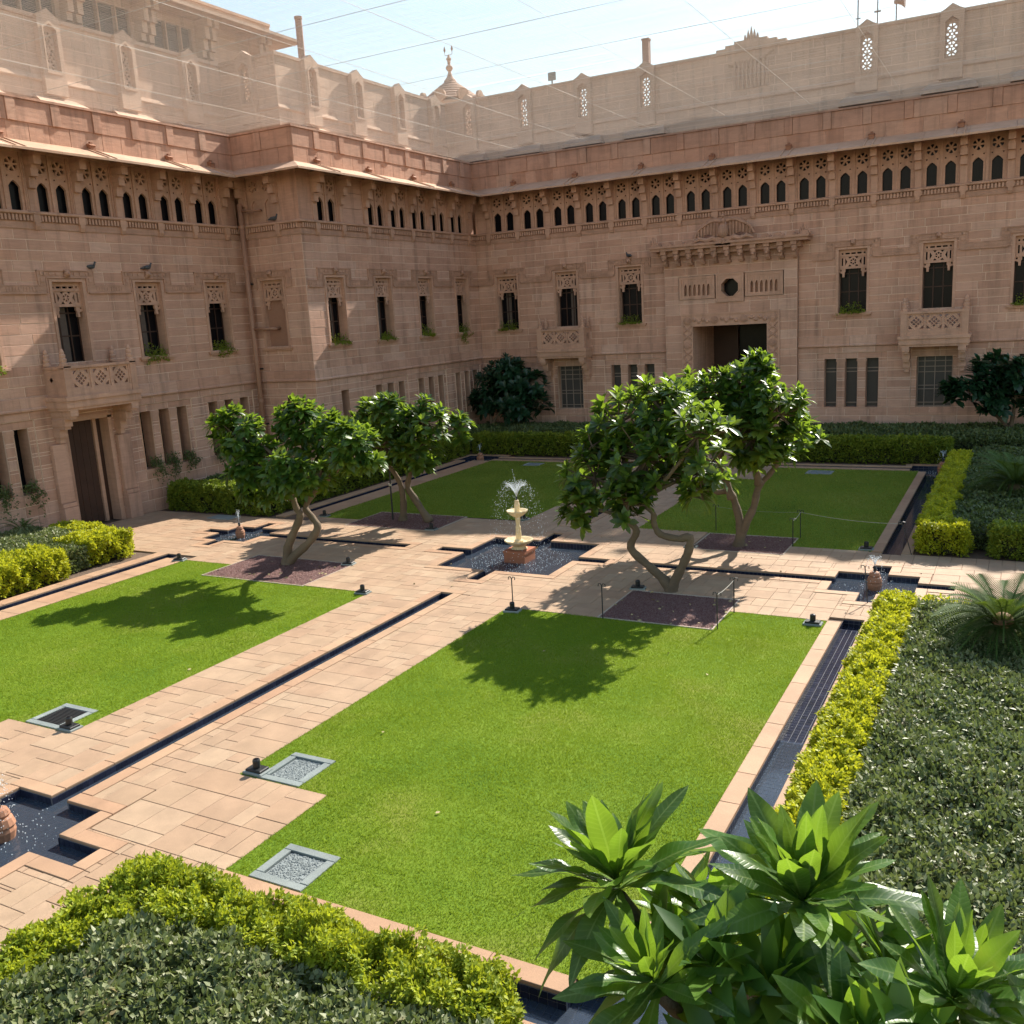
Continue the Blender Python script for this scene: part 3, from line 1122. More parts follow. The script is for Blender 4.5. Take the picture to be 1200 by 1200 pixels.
def lion_head():
    mb = MB()
    mb.ball((0, -.10, 9.03), .115, 9, 6, (1, .9, 1.05))
    mb.ball((0, -.21, 9.0), .06, 7, 5, (1, 1, .8))
    for s in (-1, 1):
        mb.ball((s * .09, -.10, 9.13), .035, 6, 4)
    mb.box(-.1, .1, -.12, .01, 8.90, 8.97)
    return mb.mesh('head_boss', smooth=True)


def slit_trim():
    """piers' capitals and sill of a group of three slit windows (centre x = 0)"""
    mb = MB()
    for s in (-1, 1):
        x = s * .455
        mb.box(x - .215, x + .215, -.03, .10, 3.74, 3.86)
        mb.box(x - .175, x + .175, -.02, .10, 3.62, 3.74)
        mb.prism([(.02, 3.48), (.0, 3.48), (-.015, 3.62), (.02, 3.62)], x - .14, x + .14)
        mb.box(x - .16, x + .16, -.015, .10, 1.66, 1.78)
    mb.box(-1.42, 1.42, -.05, .03, 1.56, 1.65)
    return mb.mesh('slit_window')


def slit_reveal(w=.27, z0=1.65, z1=3.88, d=.5):
    mb = MB()
    for s in (-1, 1):
        mb.box(min(s * w, s * (w + .05)), max(s * w, s * (w + .05)), .012, d, z0 - .05, z1 + .05)
    mb.box(-w, w, .012, d, z0 - .05, z0)
    mb.box(-w, w, .012, d, z1, z1 + .05)
    return mb.mesh('slit_window')


def slit_pane(w=.27, z0=1.65, z1=3.88, d=.42):
    return MB().box(-w, w, d, d + .03, z0, z1).mesh('pane')


def slit_bars(w=.27, z0=1.65, z1=3.88, d=.38):
    mb = MB()
    for z in (z0 + .18, z1 - .62, z1 - .46):
        mb.box(-w, w, d, d + .035, z - .02, z + .02)
    return mb.mesh('glazing_bar')


def balcony_parts(half, prot):
    """list of (name, mesh); the slab, posts, pierced panels, rail, corbels of a balcony"""
    out = []
    mb = MB()
    mb.box(-half - .1, half + .1, -prot - .06, .0, 4.70, 4.84)
    mb.box(-half - .06, half + .06, -prot - .0, .0, 4.46, 4.70)
    mb.box(-half - .02, half + .02, -prot + .06, .0, 4.36, 4.46)
    out.append(('slab', mb.mesh('slab')))
    # front panel with three pierced diamonds
    a = half - .26
    mb = MB()
    holes = []
    for k in (-1, 0, 1):
        cx = k * a * .66
        r = min(.30, a * .3)
        dm_ = lambda x, z, q: [(x, z - q), (x + q, z), (x, z + q), (x - q, z)]
        q = r * .24
        for i in (-1, 0, 1):
            for j in (-1, 0, 1):
                holes.append(dm_(cx + (i - j) * q * 1.18, 5.42 + (i + j) * q * 1.18, q * .86))
        for s in (-1, 1):
            holes.append([(cx + s * r * .98, 5.42 + r * .95), (cx + s * r * .50, 5.42 + r * .95), (cx + s * r * .98, 5.42 + r * .45)])
            holes.append([(cx + s * r * .98, 5.42 - r * .95), (cx + s * r * .98, 5.42 - r * .45), (cx + s * r * .50, 5.42 - r * .95)])
    mb.plate([(-a, 4.84), (a, 4.84), (a, 5.78), (-a, 5.78)], holes, -prot + .06, -prot + .13)
    for k in (-.99, -.33, .33, .99):
        mb.box(k * a - .05, k * a + .05, -prot + .03, -prot + .06, 5.08, 5.76)
    mb.box(-a, a, -prot + .03, -prot + .06, 4.84, 5.08)
    out.append(('front_panel', mb.mesh('front_panel')))
    for s in (-1, 1):
        mb = MB()
        x = s * (half - .09)
        mb.box(x - .03, x + .03, -prot + .24, 0, 4.84, 5.78)
        cy = -prot / 2 + .12
        for t in (-1, 1):
            mb.add([(x + s * .034, cy - .18 * 1, 5.42), (x + s * .034, cy, 5.42 + .2), (x + s * .034, cy + .18, 5.42), (x + s * .034, cy, 5.42 - .2)], [(0, 1, 2, 3)])
        out.append(('side_panel', mb.mesh('side_panel')))
        mb = MB()
        px = s * (half - .13)
        mb.box(px - .13, px + .13, -prot, -prot + .26, 4.84, 5.88)
        mb.box(px - .15, px + .15, -prot - .02, -prot + .28, 5.82, 5.90)
        out.append(('post', mb.mesh('post')))
        for yy in (-prot + .13, -.15):
            mb = MB()
            mb.lathe([(.13, 5.89), (.135, 5.98), (.10, 6.0), (.115, 6.06), (.12, 6.12), (.085, 6.15), (.10, 6.2), (.10, 6.26), (.07, 6.29), (.08, 6.34), (.05, 6.42), (.02, 6.47)], 10, px, yy)
            out.append(('finial', mb.mesh('finial')))
        mb = MB()
        bx = s * (half - .22)
        for y, z0, z1, w in ((-.95, 4.16, 4.40, .15), (-.88, 4.06, 4.16, .12), (-.62, 3.80, 4.06, .15), (-.55, 3.70, 3.80, .12), (-.30, 3.42, 3.70, .15), (-.22, 3.22, 3.42, .10)):
            mb.box(bx - w, bx + w, y * prot, .02, z0, z1)
        out.append(('corbel', mb.mesh('corbel')))
    mb = MB()
    mb.box(-half + .0, half - .0, -prot - .02, -prot + .2, 5.78, 5.87)
    for s in (-1, 1):
        mb.box(s * (half - .1) - .08, s * (half - .1) + .08, -prot + .2, 0, 5.78, 5.87)
    out.append(('rail', mb.mesh('rail')))
    return out


def add_balcony(f, cx, half, prot, extra=''):
    key = ('balc', half, prot)
    ps = cached(key, lambda: balcony_parts(half, prot))
    main = f.put('balcony', ps[0][1], M['carved'], (cx, 0, 0))
    for nm, me in ps[1:]:
        f.sub(main, nm, me, M['carved'])
    return main


def upper_window(f, cx, sill=True, boss=True, band=True):
    """window part of a wing with its sub-parts"""
    w = f.put('window', cached('wf', window_frame), M['carved'], (cx, 0, 5.93))
    f.sub(w, 'lattice_screen', cached('ws', window_screen), M['carved'])
    f.sub(w, 'pane', cached('wp', pane_mesh), M['pane'])
    f.sub(w, 'casement', cached('wc', casement), M['wood'])
    if rng.random() < .55:
        a_ = rng.uniform(-.55, .1)
        f.sub(w, 'curtain', MB().box(a_, a_ + rng.uniform(.12, .4), .44, .458, 0, 1.95), M['curtain'])
    if sill:
        f.sub(w, 'sill', cached('wsill', sill_mesh), M['carved'])
    if band:
        b = f.put('label_moulding', cached('lb', label_band), M['weathered'], (cx, 0, 0))
    if boss:
        f.put('head_boss', cached('lh', lion_head), M['weathered'], (cx, 0, 0))


def slit_group(f, cx, pane='pane', n=3, bars=False):
    xs = [-.91, 0, .91] if n == 3 else [0]
    if n == 3:
        main = f.put('slit_window', cached('st', slit_trim), M['carved'], (cx, .05, 0))
    for i, x in enumerate(xs):
        dd = .5 if pane == 'shutter' else .62
        o = f.put('slit_window', cached('sr%g' % dd, lambda: slit_reveal(d=dd)), M['carved'], (cx + x, .05 if n == 3 else 0, 0))
        f.sub(o, 'pane', cached('sp' + pane, lambda: slit_pane(d=dd - .08)), M[pane])
        if bars:
            f.sub(o, 'glazing_bar', cached('sb', slit_bars), M['bar'])


def gallery(f, brackets, blank=(), blind=()):
    """upper gallery between the given bracket positions"""
    for b in brackets:
        f.put('eave_bracket', cached('eb', eave_bracket), M['carved'], (b, 0, 0))
        f.put('corbel', cached('co', corbel), M['carved'], (b, 0, 0))
        f.put('pier', cached('gp', lambda: MB().cbox(-.16, .16, 0, .25, 11.03, 13.1, .01, '-y').mesh('pier', fix=False)), M['wall'], (b, 0, 0))
    for i in range(len(brackets) - 1):
        c = (brackets[i] + brackets[i + 1]) / 2
        if i in blank:
            mb = MB()
            for k in range(3):
                mb.cbox(-.72, .72, .04, .2, 11.04 + k * .66, 11.04 + (k + 1) * .66 - .012, .006)
            f.put('blank_panel', mb.mesh('blank_panel', fix=False), M['wall'], (c, 0, 0))
            continue
        for s in (-1, 1):
            if i in blind:
                f.put('gallery_screen', cached('bs', blind_screen), M['carved'], (c + s * .365, 0, 0))
            else:
                o = f.put('gallery_screen', cached('gs', gallery_screen), M['carved'], (c + s * .365, 0, 0))
                f.sub(o, 'pane', cached('gpane', gallery_pane), M['pane'])


def courses_and_roof(f, gaps=(), spouts=(), attic=True, pylons=(), hood=True, string_gaps=(), ends=(0, 0)):
    # sill course of the gallery with dentils
    x0, x1 = f.a(0), f.b(0)
    p = .16
    prof = [(.25, 10.94), (-.12, 10.94), (-.16, 10.97), (-.16, 11.03), (-.10, 11.06), (.25, 11.06)]

    def swept(prof, nm, mat, x0=None, x1=None):
        n = len(prof)
        mb = MB()
        ea = f.a if x0 is None else (lambda q: x0)
        eb = f.b if x1 is None else (lambda q: x1)
        vs = [(ea(-y), y, z) for y, z in prof] + [(eb(-y), y, z) for y, z in prof]
        fs = [(i, (i + 1) % n, n + (i + 1) % n, n + i) for i in range(n)] + [tuple(range(n))[::-1], tuple(range(n, 2 * n))]
        mb.add(vs, fs)
        return f.put(nm, mb, mat)

    sc = swept(prof, 'sill_course', M['carved'])
    swept([(.02, 10.48), (-.035, 10.48), (-.035, 10.70), (-.06, 10.72), (.02, 10.72)], 'frieze', M['weathered'])
    swept([(.25, 10.92), (-.02, 10.92), (-.02, 10.72), (.25, 10.72)], 'dentil_ground', M['weathered'])
    mb = MB()
    x = x0 + .05
    while x < x1 - .05:
        mb.box(x, x + .075, -.10, 0, 10.74, 10.93)
        x += .135
    f.put('dentil', mb.mesh('dentil', fix=False), M['carved'], kind='stuff')
    # top beam under the eave
    swept([(.25, 12.95), (-.02, 12.95), (-.02, 13.30), (.25, 13.30)], 'lintel_course', M['carved'])
    # string course in stones
    u = x0
    segs, q = [], x0
    for g0, g1 in sorted(string_gaps):
        segs.append((q, g0))
        q = g1
    segs.append((q, x1))
    for s0, s1 in segs:
        n = max(1, round((s1 - s0) / 1.15))
        for k in range(n):
            a, b = s0 + (s1 - s0) * k / n, s0 + (s1 - s0) * (k + 1) / n
            ea = -1 if (k == 0 and s0 == x0) else 0
            eb = 1 if (k == n - 1 and s1 == x1) else 0
            prof = [(.02, 4.43), (-.03, 4.42), (-.09, 4.45), (-.10, 4.50), (-.06, 4.56), (-.055, 4.90), (-.03, 4.92), (.02, 4.92)]
            m2 = MB()
            vs = [((f.a(-y) if ea else a + .004), y, z) for y, z in prof] + [((f.b(-y) if eb else b - .004), y, z) for y, z in prof]
            n8 = len(prof)
            m2.add(vs, [(i, (i + 1) % n8, n8 + (i + 1) % n8, n8 + i) for i in range(n8)] + [tuple(range(n8))[::-1], tuple(range(n8, 2 * n8))])
            f.put('string_stone', m2, M['wall'])
    # eave slabs
    n = max(1, round((x1 - x0) / 1.765))
    prof = [(.1, 13.36), (-1.12, 12.90), (-1.12, 12.82), (-.95, 12.85), (.1, 13.22)]
    for k in range(n):
        a, b = x0 + (x1 - x0) * k / n, x0 + (x1 - x0) * (k + 1) / n
        m2 = MB()
        jz = rng.uniform(-.006, .006)
        vs = [((f.a(-y) if k == 0 else a + .004), y, z + jz) for y, z in prof] + [((f.b(-y) if k == n - 1 else b - .004), y, z + jz) for y, z in prof]
        m2.add(vs, [(i, (i + 1) % 5, 5 + (i + 1) % 5, 5 + i) for i in range(5)] + [(4, 3, 2, 1, 0), (5, 6, 7, 8, 9)])
        f.put('eave_slab', m2, M['eave'])
    # rain spouts on the eave
    def spout():
        m2 = MB()
        for s in (-1, 1):
            m2.prism([(-.02, 13.28), (-1.10, 12.88), (-1.10, 12.95), (-.02, 13.37)], s * .17 - .025, s * .17 + .025)
        return m2.mesh('rain_spout')

    def hoodm():
        m2 = MB()
        m2.box(-.11, .11, -.16, .04, 13.28, 13.46)
        m2.prism([(-.2, 13.46), (.04, 13.46), (.04, 13.53), (-.08, 13.53)], -.13, .13)
        m2.box(-.05, .05, -.10, .0, 13.53, 13.60)
        return m2.mesh('spout_head')
    for x in spouts:
        o = f.put('rain_spout', cached('spout', spout), M['eave'], (x, 0, 0))
        f.sub(o, 'spout_head', cached('spouth', hoodm), M['terracotta'])
    # parapet: low course, panel course of wide and narrow slabs, coping
    swept([(.05, 13.1), (.05, 14.66), (.36, 14.66), (.36, 13.1)], 'parapet_core', M['mortar'])
    pa, pb = f.a(-.03), f.b(-.03)
    boxes = []
    n = max(1, round((pb - pa) / .8))
    cs = [pa + (pb - pa) * (k + (rng.uniform(-.2, .2) if 0 < k < n else 0)) / n for k in range(n + 1)]
    for k in range(n):
        boxes.append((cs[k] + .004, cs[k + 1] - .004, .03 + rng.uniform(-.004, .004), .052, 13.26, 13.93))
    lay_blocks(f, 'parapet_block', boxes, M['parapet'], 60)
    boxes = []
    x = pa
    wide = True
    while x < pb - .05:
        w = 1.32 if wide else .36
        if pb - x - w < .5:
            w = pb - x
        pr = .005 if wide else -.03
        boxes.append((x + .004, x + w - .004, pr + rng.uniform(-.006, .006), .052, 13.935, 14.655))
        x += w
        wide = not wide
    lay_blocks(f, 'parapet_panel', boxes, M['parapet'], 80, c=.012, jit=.004)
    swept([(-.05, 14.66), (-.05, 14.74), (.40, 14.74), (.40, 14.66)], 'coping', M['parapet'])
    # roof terrace
    m2 = MB()
    m2.add([(f.a(-.36), .36, 14.28), (f.b(-.36), .36, 14.28), (f.b(-3.7), 3.7, 14.28), (f.a(-3.7), 3.7, 14.28)], [(0, 1, 2, 3)])
    f.put('roof_terrace', m2.mesh('roof_terrace', fix=False), M['attic'])
    # set-back attic wall
    A = 3.5
    xa, xb = f.a(-A), f.b(-A)
    f.open += [(px - .27, px + .27, 16.75, 18.45) for px in pylons]
    keep, kbed = f.boxes, f.bed
    f.boxes, f.bed = [], MB()
    f.brick(xa, xb, [14.25 + .44 * k for k in range(11)], 1.25, y=A)
    m2 = MB()
    for b in f.boxes:
        m2.cbox(*b, .006, '-y', rng.random(), .002)
    f.put('attic_bed', f.bed.mesh('attic_bed', fix=False), M['mortar'])
    f.put('attic_block', m2.mesh('attic_block', fix=False), M['attic'], kind='stuff')
    f.boxes, f.bed = keep, kbed
    # its back face, coping
    hs = [(px - .27, px + .27, 16.75, 18.45) for px in pylons]
    m2 = MB()
    for c0, c1, d0, d1 in cells(xa, xb, 14.25, 18.65, hs):
        m2.add([(c0, A + .3, d0), (c1, A + .3, d0), (c1, A + .3, d1), (c0, A + .3, d1)], [(0, 1, 2, 3)])
    for h in hs:
        for c in (h[0], h[1]):
            m2.add([(c, A, h[2]), (c, A + .3, h[2]), (c, A + .3, h[3]), (c, A, h[3])], [(0, 1, 2, 3)])
        m2.add([(h[0], A, h[2]), (h[1], A, h[2]), (h[1], A + .3, h[2]), (h[0], A + .3, h[2])], [(0, 1, 2, 3)])
    f.put('attic_back', m2.mesh('attic_back', fix=False), M['attic'])
    swept([(A - .08, 18.60), (A - .08, 18.74), (A + .36, 18.74), (A + .36, 18.60)], 'attic_coping', M['attic'])
    swept([(A - .05, 16.35), (A - .10, 16.40), (A - .05, 16.55), (A + .05, 16.55), (A + .05, 16.35)], 'attic_string', M['attic'])

    def pylon():
        m3 = MB()
        m3.plate([(-.48, 15.9), (.48, 15.9), (.48, 18.70), (.30, 18.78), (0, 18.98), (-.30, 18.78), (-.48, 18.70)],
                 [[(-.27, 16.75), (.27, 16.75), (.27, 18.25), (0, 18.45), (-.27, 18.25)]], A - .26, A + .02)
        m3.plate([(-.34, 16.65), (.34, 16.65), (.34, 18.30), (0, 18.56), (-.34, 18.30)],
                 [[(-.27, 16.75), (.27, 16.75), (.27, 18.25), (0, 18.45), (-.27, 18.25)]], A - .30, A - .26)
        return m3.mesh('pylon')

    def lattice():
        m3 = MB()
        holes = []
        for k in range(3):
            cz = 17.02 + k * .5
            holes += star_holes(0, cz, .20, 6, 0)
            if k < 2:
                holes += [sq(-.18, cz + .25, .045), sq(.18, cz + .25, .045), sq(0, cz + .25, .045)]
        m3.plate([(-.27, 16.75), (.27, 16.75), (.27, 18.25), (0, 18.45), (-.27, 18.25)], holes, A - .06, A + .02)
        return m3.mesh('lattice')

    def vent_hood():
        m3 = MB()
        vs = [(-.85, A - .02, 15.85), (.85, A - .02, 15.85), (1.15, A - .75, 15.45), (-1.15, A - .75, 15.45),
              (1.15, A - .75, 15.30), (-1.15, A - .75, 15.30), (1.15, A - .02, 15.30), (-1.15, A - .02, 15.30)]
        m3.add(vs, [(0, 1, 2, 3), (3, 2, 4, 5), (1, 6, 4, 2), (0, 3, 5, 7), (5, 4, 6, 7)])
        return m3.mesh('vent_hood')

    for px in pylons:
        o = f.put('pylon', cached('pylon', pylon), M['attic'], (px, 0, 0))
        f.sub(o, 'lattice', cached('plat', lattice), M['attic'])
        if hood:
            v = f.put('vent_hood', cached('vhood', vent_hood), M['attic'], (px, 0, 0))
            f.sub(v, 'louvre', cached('vlouv', lambda: MB().box(-1.0, 1.0, A - .55, A - .5, 14.3, 15.30).mesh('louvre')), M['shutter'])
    # mass of the building behind
    f.put('core', MB().box(f.a(-4.2) if f.e0 else f.x0, f.b(-4.2) if f.e1 else f.x1, 4.2, 9.5, 0, 14.2), M['attic'])


# ---------------------------------------------------------------- back wing with the portal
back = thing('palace_wing', 'long sandstone palace wing with the eagle portal, a gallery and two balconies', 'building', (0, YB, 0))
fb = Facade(back, 0, YB, 0, XK, 17.0, 1, 0)
BWIN = [-12.13, -8.645, -5.115, 5.555, 9.065, 12.6, 16.1]
BBALC = (-8.645, 9.065)
fb.open += [(c - .62, c + .62, 5.93, 8.80) for c in BWIN]
for c in BWIN:
    if c in BBALC:
        fb.open.append((c - .72, c + .72, 1.60, 3.90))
        fb.recess.append((c - .97, c + .97, 1.25, 4.42, .07))
    else:
        fb.open += [(c + x - .27, c + x + .27, 1.65, 3.88) for x in (-.91, 0, .91)]
        fb.recess.append((c - 1.55, c + 1.55, 1.65, 4.15, .05))
fb.open.append((-3.18, 3.18, -1, 8.90))
fb.brick(XK, 17.0, ZG, .95)
fb.brick(XK, 17.0, ZU, 1.05)
fb.finish(300)
for c in BWIN:
    upper_window(fb, c, sill=c not in BBALC)
    if c in BBALC:
        add_balcony(fb, c, 1.34, 1.0)

        def big_window():
            mb = MB()
            for s in (-1, 1):
                mb.box(min(s * .72, s * .80), max(s * .72, s * .80), .02, .45, 1.60, 3.90)
            mb.box(-.8, .8, .02, .45, 3.90, 3.98)
            mb.box(-.8, .8, .0, .45, 1.52, 1.60)
            mb.box(-.98, .98, -.03, .10, 1.27, 1.40)
            return mb.mesh('window')

        def big_bars():
            mb = MB()
            for x in (-.70, -.42, 0, .42, .70):
                mb.box(x - .018, x + .018, .27, .31, 1.62, 3.88)
            for z in (1.66, 1.82, 2.42, 2.58, 3.18, 3.42, 3.66):
                mb.box(-.72, .72, .275, .305, z - .016, z + .016)
            return mb.mesh('glazing_bar')
        w = fb.put('window', cached('bw', big_window), M['carved'], (c, .07, 0))
        fb.sub(w, 'pane', cached('bwp', lambda: MB().box(-.72, .72, .33, .36, 1.60, 3.90).mesh('pane')), M['shutter'])
        fb.sub(w, 'glazing_bar', cached('bwb', big_bars), M['bar'])
    else:
        slit_group(fb, c, 'shutter', bars=True)
BR = [6.40 + 1.7675 * k for k in range(-11, 7)]
gallery(fb, [b for b in BR if b < 17])
courses_and_roof(fb, spouts=[-11.4 + 3.53 * k for k in range(8)], pylons=[-15.8, -12.27, -8.72, -5.22, 5.5, 9.05, 12.6, 16.1], string_gaps=[(-3.18, 3.18)])

# stepped crest over the centre of the attic
mb = MB()
for w, z0, z1 in ((1.7, 18.72, 18.86), (1.25, 18.86, 18.98), (.8, 18.98, 19.10)):
    mb.box(-w, w, 3.40, 3.75, z0, z1)
cr = fb.put('attic_crest', mb, M['attic'], (.15, 0, 0))
mb = MB()
for x, h in ((-.3, .28), (-.15, .45), (0, .6), (.15, .45), (.3, .28)):
    mb.lathe([(.085, 19.08), (.07, 19.08 + h * .5), (.015, 19.1 + h)], 6, x, 3.57)
fb.sub(cr, 'crest_spikes', mb, M['attic'])
mb = MB()
for k in range(9):
    x = -.8 + k * .2
    mb.box(x - .05, x + .05, 3.42, 3.5, 16.9, 18.2)
mb.add([(-1.1, 3.42, 18.1), (0, 3.42, 17.85), (1.1, 3.42, 18.5), (1.1, 3.5, 18.4), (0, 3.5, 17.75), (-1.1, 3.5, 18.0)], [(0, 1, 4, 5), (1, 2, 3, 4)])
fb.sub(cr, 'relief', mb, M['attic'])

# ---- portal (local to the back wing, front face 0.3 m proud)
PY = -.30
fp = Facade(back, 0, YB + PY, 0, -3.18, 3.18, 0, 0)
OCT = [(.05 + .44 * math.cos(math.pi / 8 + k * math.pi / 4), 7.41 + .44 * math.sin(math.pi / 8 + k * math.pi / 4)) for k in range(8)]
fp.open += [(-2.32, 2.36, -1, 6.23), (-.64, .74, 6.74, 8.08), (-2.48, -.64, 6.93, 8.04), (.74, 2.58, 6.93, 8.04)]
fp.brick(-3.18, 3.18, [0, .5, .95, 1.4, 1.85, 2.3, 2.75, 3.2, 3.65, 4.1, 4.42, 4.92, 5.3, 5.7, 6.23, 6.74, 6.93, 7.3, 7.67, 8.04, 8.08, 8.45, 8.75, 9.0], 1.1)
fp.put('mortar_bed', fp.bed.mesh('mortar_bed', fix=False), M['mortar'])
mb = MB()
for b in fp.boxes:
    mb.cbox(*b, .006, '-y', rng.random(), .002)
fp.put('stone_block', mb.mesh('stone_block', fix=False), M['wall'], kind='stuff')
for s in (-1, 1):
    fp.put('portal_cheek', MB().box(min(s * 3.165, s * 3.0), max(s * 3.165, s * 3.0), .014, .30, 0, 9.0), M['wall'])
# door surround with rosettes
mb = MB()
mb.plate([(-2.31, 0), (-1.79, 0), (-1.79, 5.65), (1.80, 5.65), (1.80, 0), (2.35, 0), (2.35, 6.22), (-2.31, 6.22)], [], -.05, .4)
mb.plate([(-2.36, 0), (-2.28, 0), (-2.28, 6.18), (2.32, 6.18), (2.32, 0), (2.40, 0), (2.40, 6.27), (-2.36, 6.27)], [], -.08, -.02)
ps = fp.put('portal_surround', mb, M['carved'])


def rosette():
    m3 = MB()
    for r, t in ((.19, .05), (.13, .10), (.06, .14)):
        ring = [(r * math.cos(k * math.pi / 8), r * math.sin(k * math.pi / 8)) for k in range(16)]
        m3.poly(ring, -.05 - t, -.045)
    return m3.mesh('rosette')


RO = [(s, z) for s in (-2.05, 2.08) for z in (5.93, 4.75, 3.58, 2.4, 1.2)] + [(-.7, 5.93), (.72, 5.93)]
for x, z in RO:
    fp.sub(ps, 'rosette', cached('ros', rosette), M['weathered'], (x, 0, z))


def scroll():
    m3 = MB()
    for s in (-1, 1):
        m3.tube([(s * .19 * math.cos(t), -.065, .36 * t / math.pi - .36) for t in [k * math.pi / 6 for k in range(13)]], .038, 5)
    return m3.mesh('scroll')


for x in (-2.05, 2.08):
    for z in (5.34, 4.17, 2.99, 1.8, .6):
        fp.sub(ps, 'scroll', cached('scr', scroll), M['weathered'], (x, 0, z))
mb = MB()
for x0, x1 in ((-1.8, -.95), (-.45, .47), (.97, 1.82)):
    for k in range(4):
        x = x0 + (x1 - x0) * (k + .5) / 4
        mb.ball((x, -.06, 5.93 + .05 * (-1) ** k), .10, 7, 4, (1.1, .8, 1))
fp.sub(ps, 'relief', mb, M['carved'])
# octagonal window and its square panel
mb = MB()
mb.plate([(-.62, 6.75), (.72, 6.75), (.72, 8.07), (-.62, 8.07)], [OCT], -.04, .10)
mb.plate([(-.62, 6.75), (.72, 6.75), (.72, 8.07), (-.62, 8.07)], [[(-.54, 6.83), (.64, 6.83), (.64, 7.99), (-.54, 7.99)]], -.07, -.04)
mb.plate([(x * 1.12 - .006, (z - 7.41) * 1.12 + 7.41) for x, z in OCT], [OCT], -.075, -.04)
ow = fp.put('octagon_window', mb, M['carved'])
mb = MB()
n = 8
mb.add([(x, .08, z) for x, z in OCT] + [(x, .5, z) for x, z in OCT], [(i, (i + 1) % 8, 8 + (i + 1) % 8, 8 + i) for i in range(8)])
fp.sub(ow, 'reveal', mb, M['carved'])
fp.sub(ow, 'pane', MB().box(-.5, .6, .48, .5, 6.9, 7.95), M['pane'])
# blind arcades
for x0, x1 in ((-2.46, -.66), (.76, 2.56)):
    mb = MB()
    holes = []
    m = 6
    a0, a1 = x0 + .22, x1 - .22
    for k in range(m):
        cx = a0 + (a1 - a0) * (k + .5) / m
        hw = .068
        holes.append([(cx - hw, 7.12), (cx + hw, 7.12), (cx + hw, 7.50), (cx + .04, 7.60), (cx, 7.66), (cx - .04, 7.60), (cx - hw, 7.50)])
    mb.plate([(x0 + .02, 6.95), (x1 - .02, 6.95), (x1 - .02, 8.02), (x0 + .02, 8.02)], holes, -.02, .16)
    mb.plate([(x0 + .02, 6.95), (x1 - .02, 6.95), (x1 - .02, 8.02), (x0 + .02, 8.02)], [[(x0 + .14, 7.05), (x1 - .14, 7.05), (x1 - .14, 7.90), (x0 + .14, 7.90)]], -.05, -.02)
    for k in range(m + 1):
        cx = a0 + (a1 - a0) * k / m
        mb.box(cx - .03, cx + .03, -.04, -.015, 7.62, 7.82)
    bp_ = fp.put('blind_arcade', mb, M['carved'])
    fp.sub(bp_, 'panel_ground', MB().box(x0 + .03, x1 - .03, .16, .2, 6.95, 8.02), M['weathered'])
# cornice with carved corbels
mb = MB()
mb.box(-3.68, 3.74, -.62, .32, 9.28, 9.42)
mb.box(-3.74, 3.80, -.70, .32, 9.42, 9.52)
mb.box(-3.3, 3.36, -.30, .32, 9.02, 9.28)
mb.box(-3.2, 3.2, -.05, .32, 8.86, 9.02)
cn = fp.put('cornice', mb, M['weathered'])


def head_corbel():
    m3 = MB()
    m3.box(-.13, .13, -.56, -.02, 9.12, 9.28)
    m3.ball((0, -.42, 9.0), .14, 8, 6, (1, 1, 1.15))
    m3.ball((0, -.50, 8.86), .085, 7, 5, (1, 1, .8))
    m3.box(-.09, .09, -.38, 0, 8.66, 8.9)
    m3.box(-.12, .12, -.28, 0, 8.58, 8.68)
    return m3.mesh('head_corbel')


for k in range(11):
    fp.sub(cn, 'head_corbel', cached('hc', head_corbel), M['weathered'], (-3.05 + k * .616, 0, 0))
# crest row of shell ornaments on the cornice
def shell():
    m3 = MB()
    ring = [(.21 * math.cos(math.pi * k / 8), .20 * math.sin(math.pi * k / 8)) for k in range(9)]
    m3.poly(ring, -.50, -.36)
    ring = [(.11 * math.cos(math.pi * k / 8), .11 * math.sin(math.pi * k / 8)) for k in range(9)]
    m3.poly(ring, -.56, -.5)
    m3.ball((.24, -.43, .06), .07, 6, 4)
    return m3.mesh('shell')


for k in range(13):
    x = -3.45 + k * .585
    if abs(x) > 1.35:
        fp.sub(cn, 'shell', cached('shell', shell), M['weathered'], (x, 0, 9.52))
for s in (-1, 1):
    mb = MB()
    for i, h in enumerate((.35, .5, .42, .3)):
        mb.lathe([(.06, 9.52), (.055, 9.52 + h * .6), (.012, 9.52 + h)], 6, s * 3.55 + (i - 1.5) * .11, -.35)
    fp.sub(cn, 'spike', mb, M['weathered'])
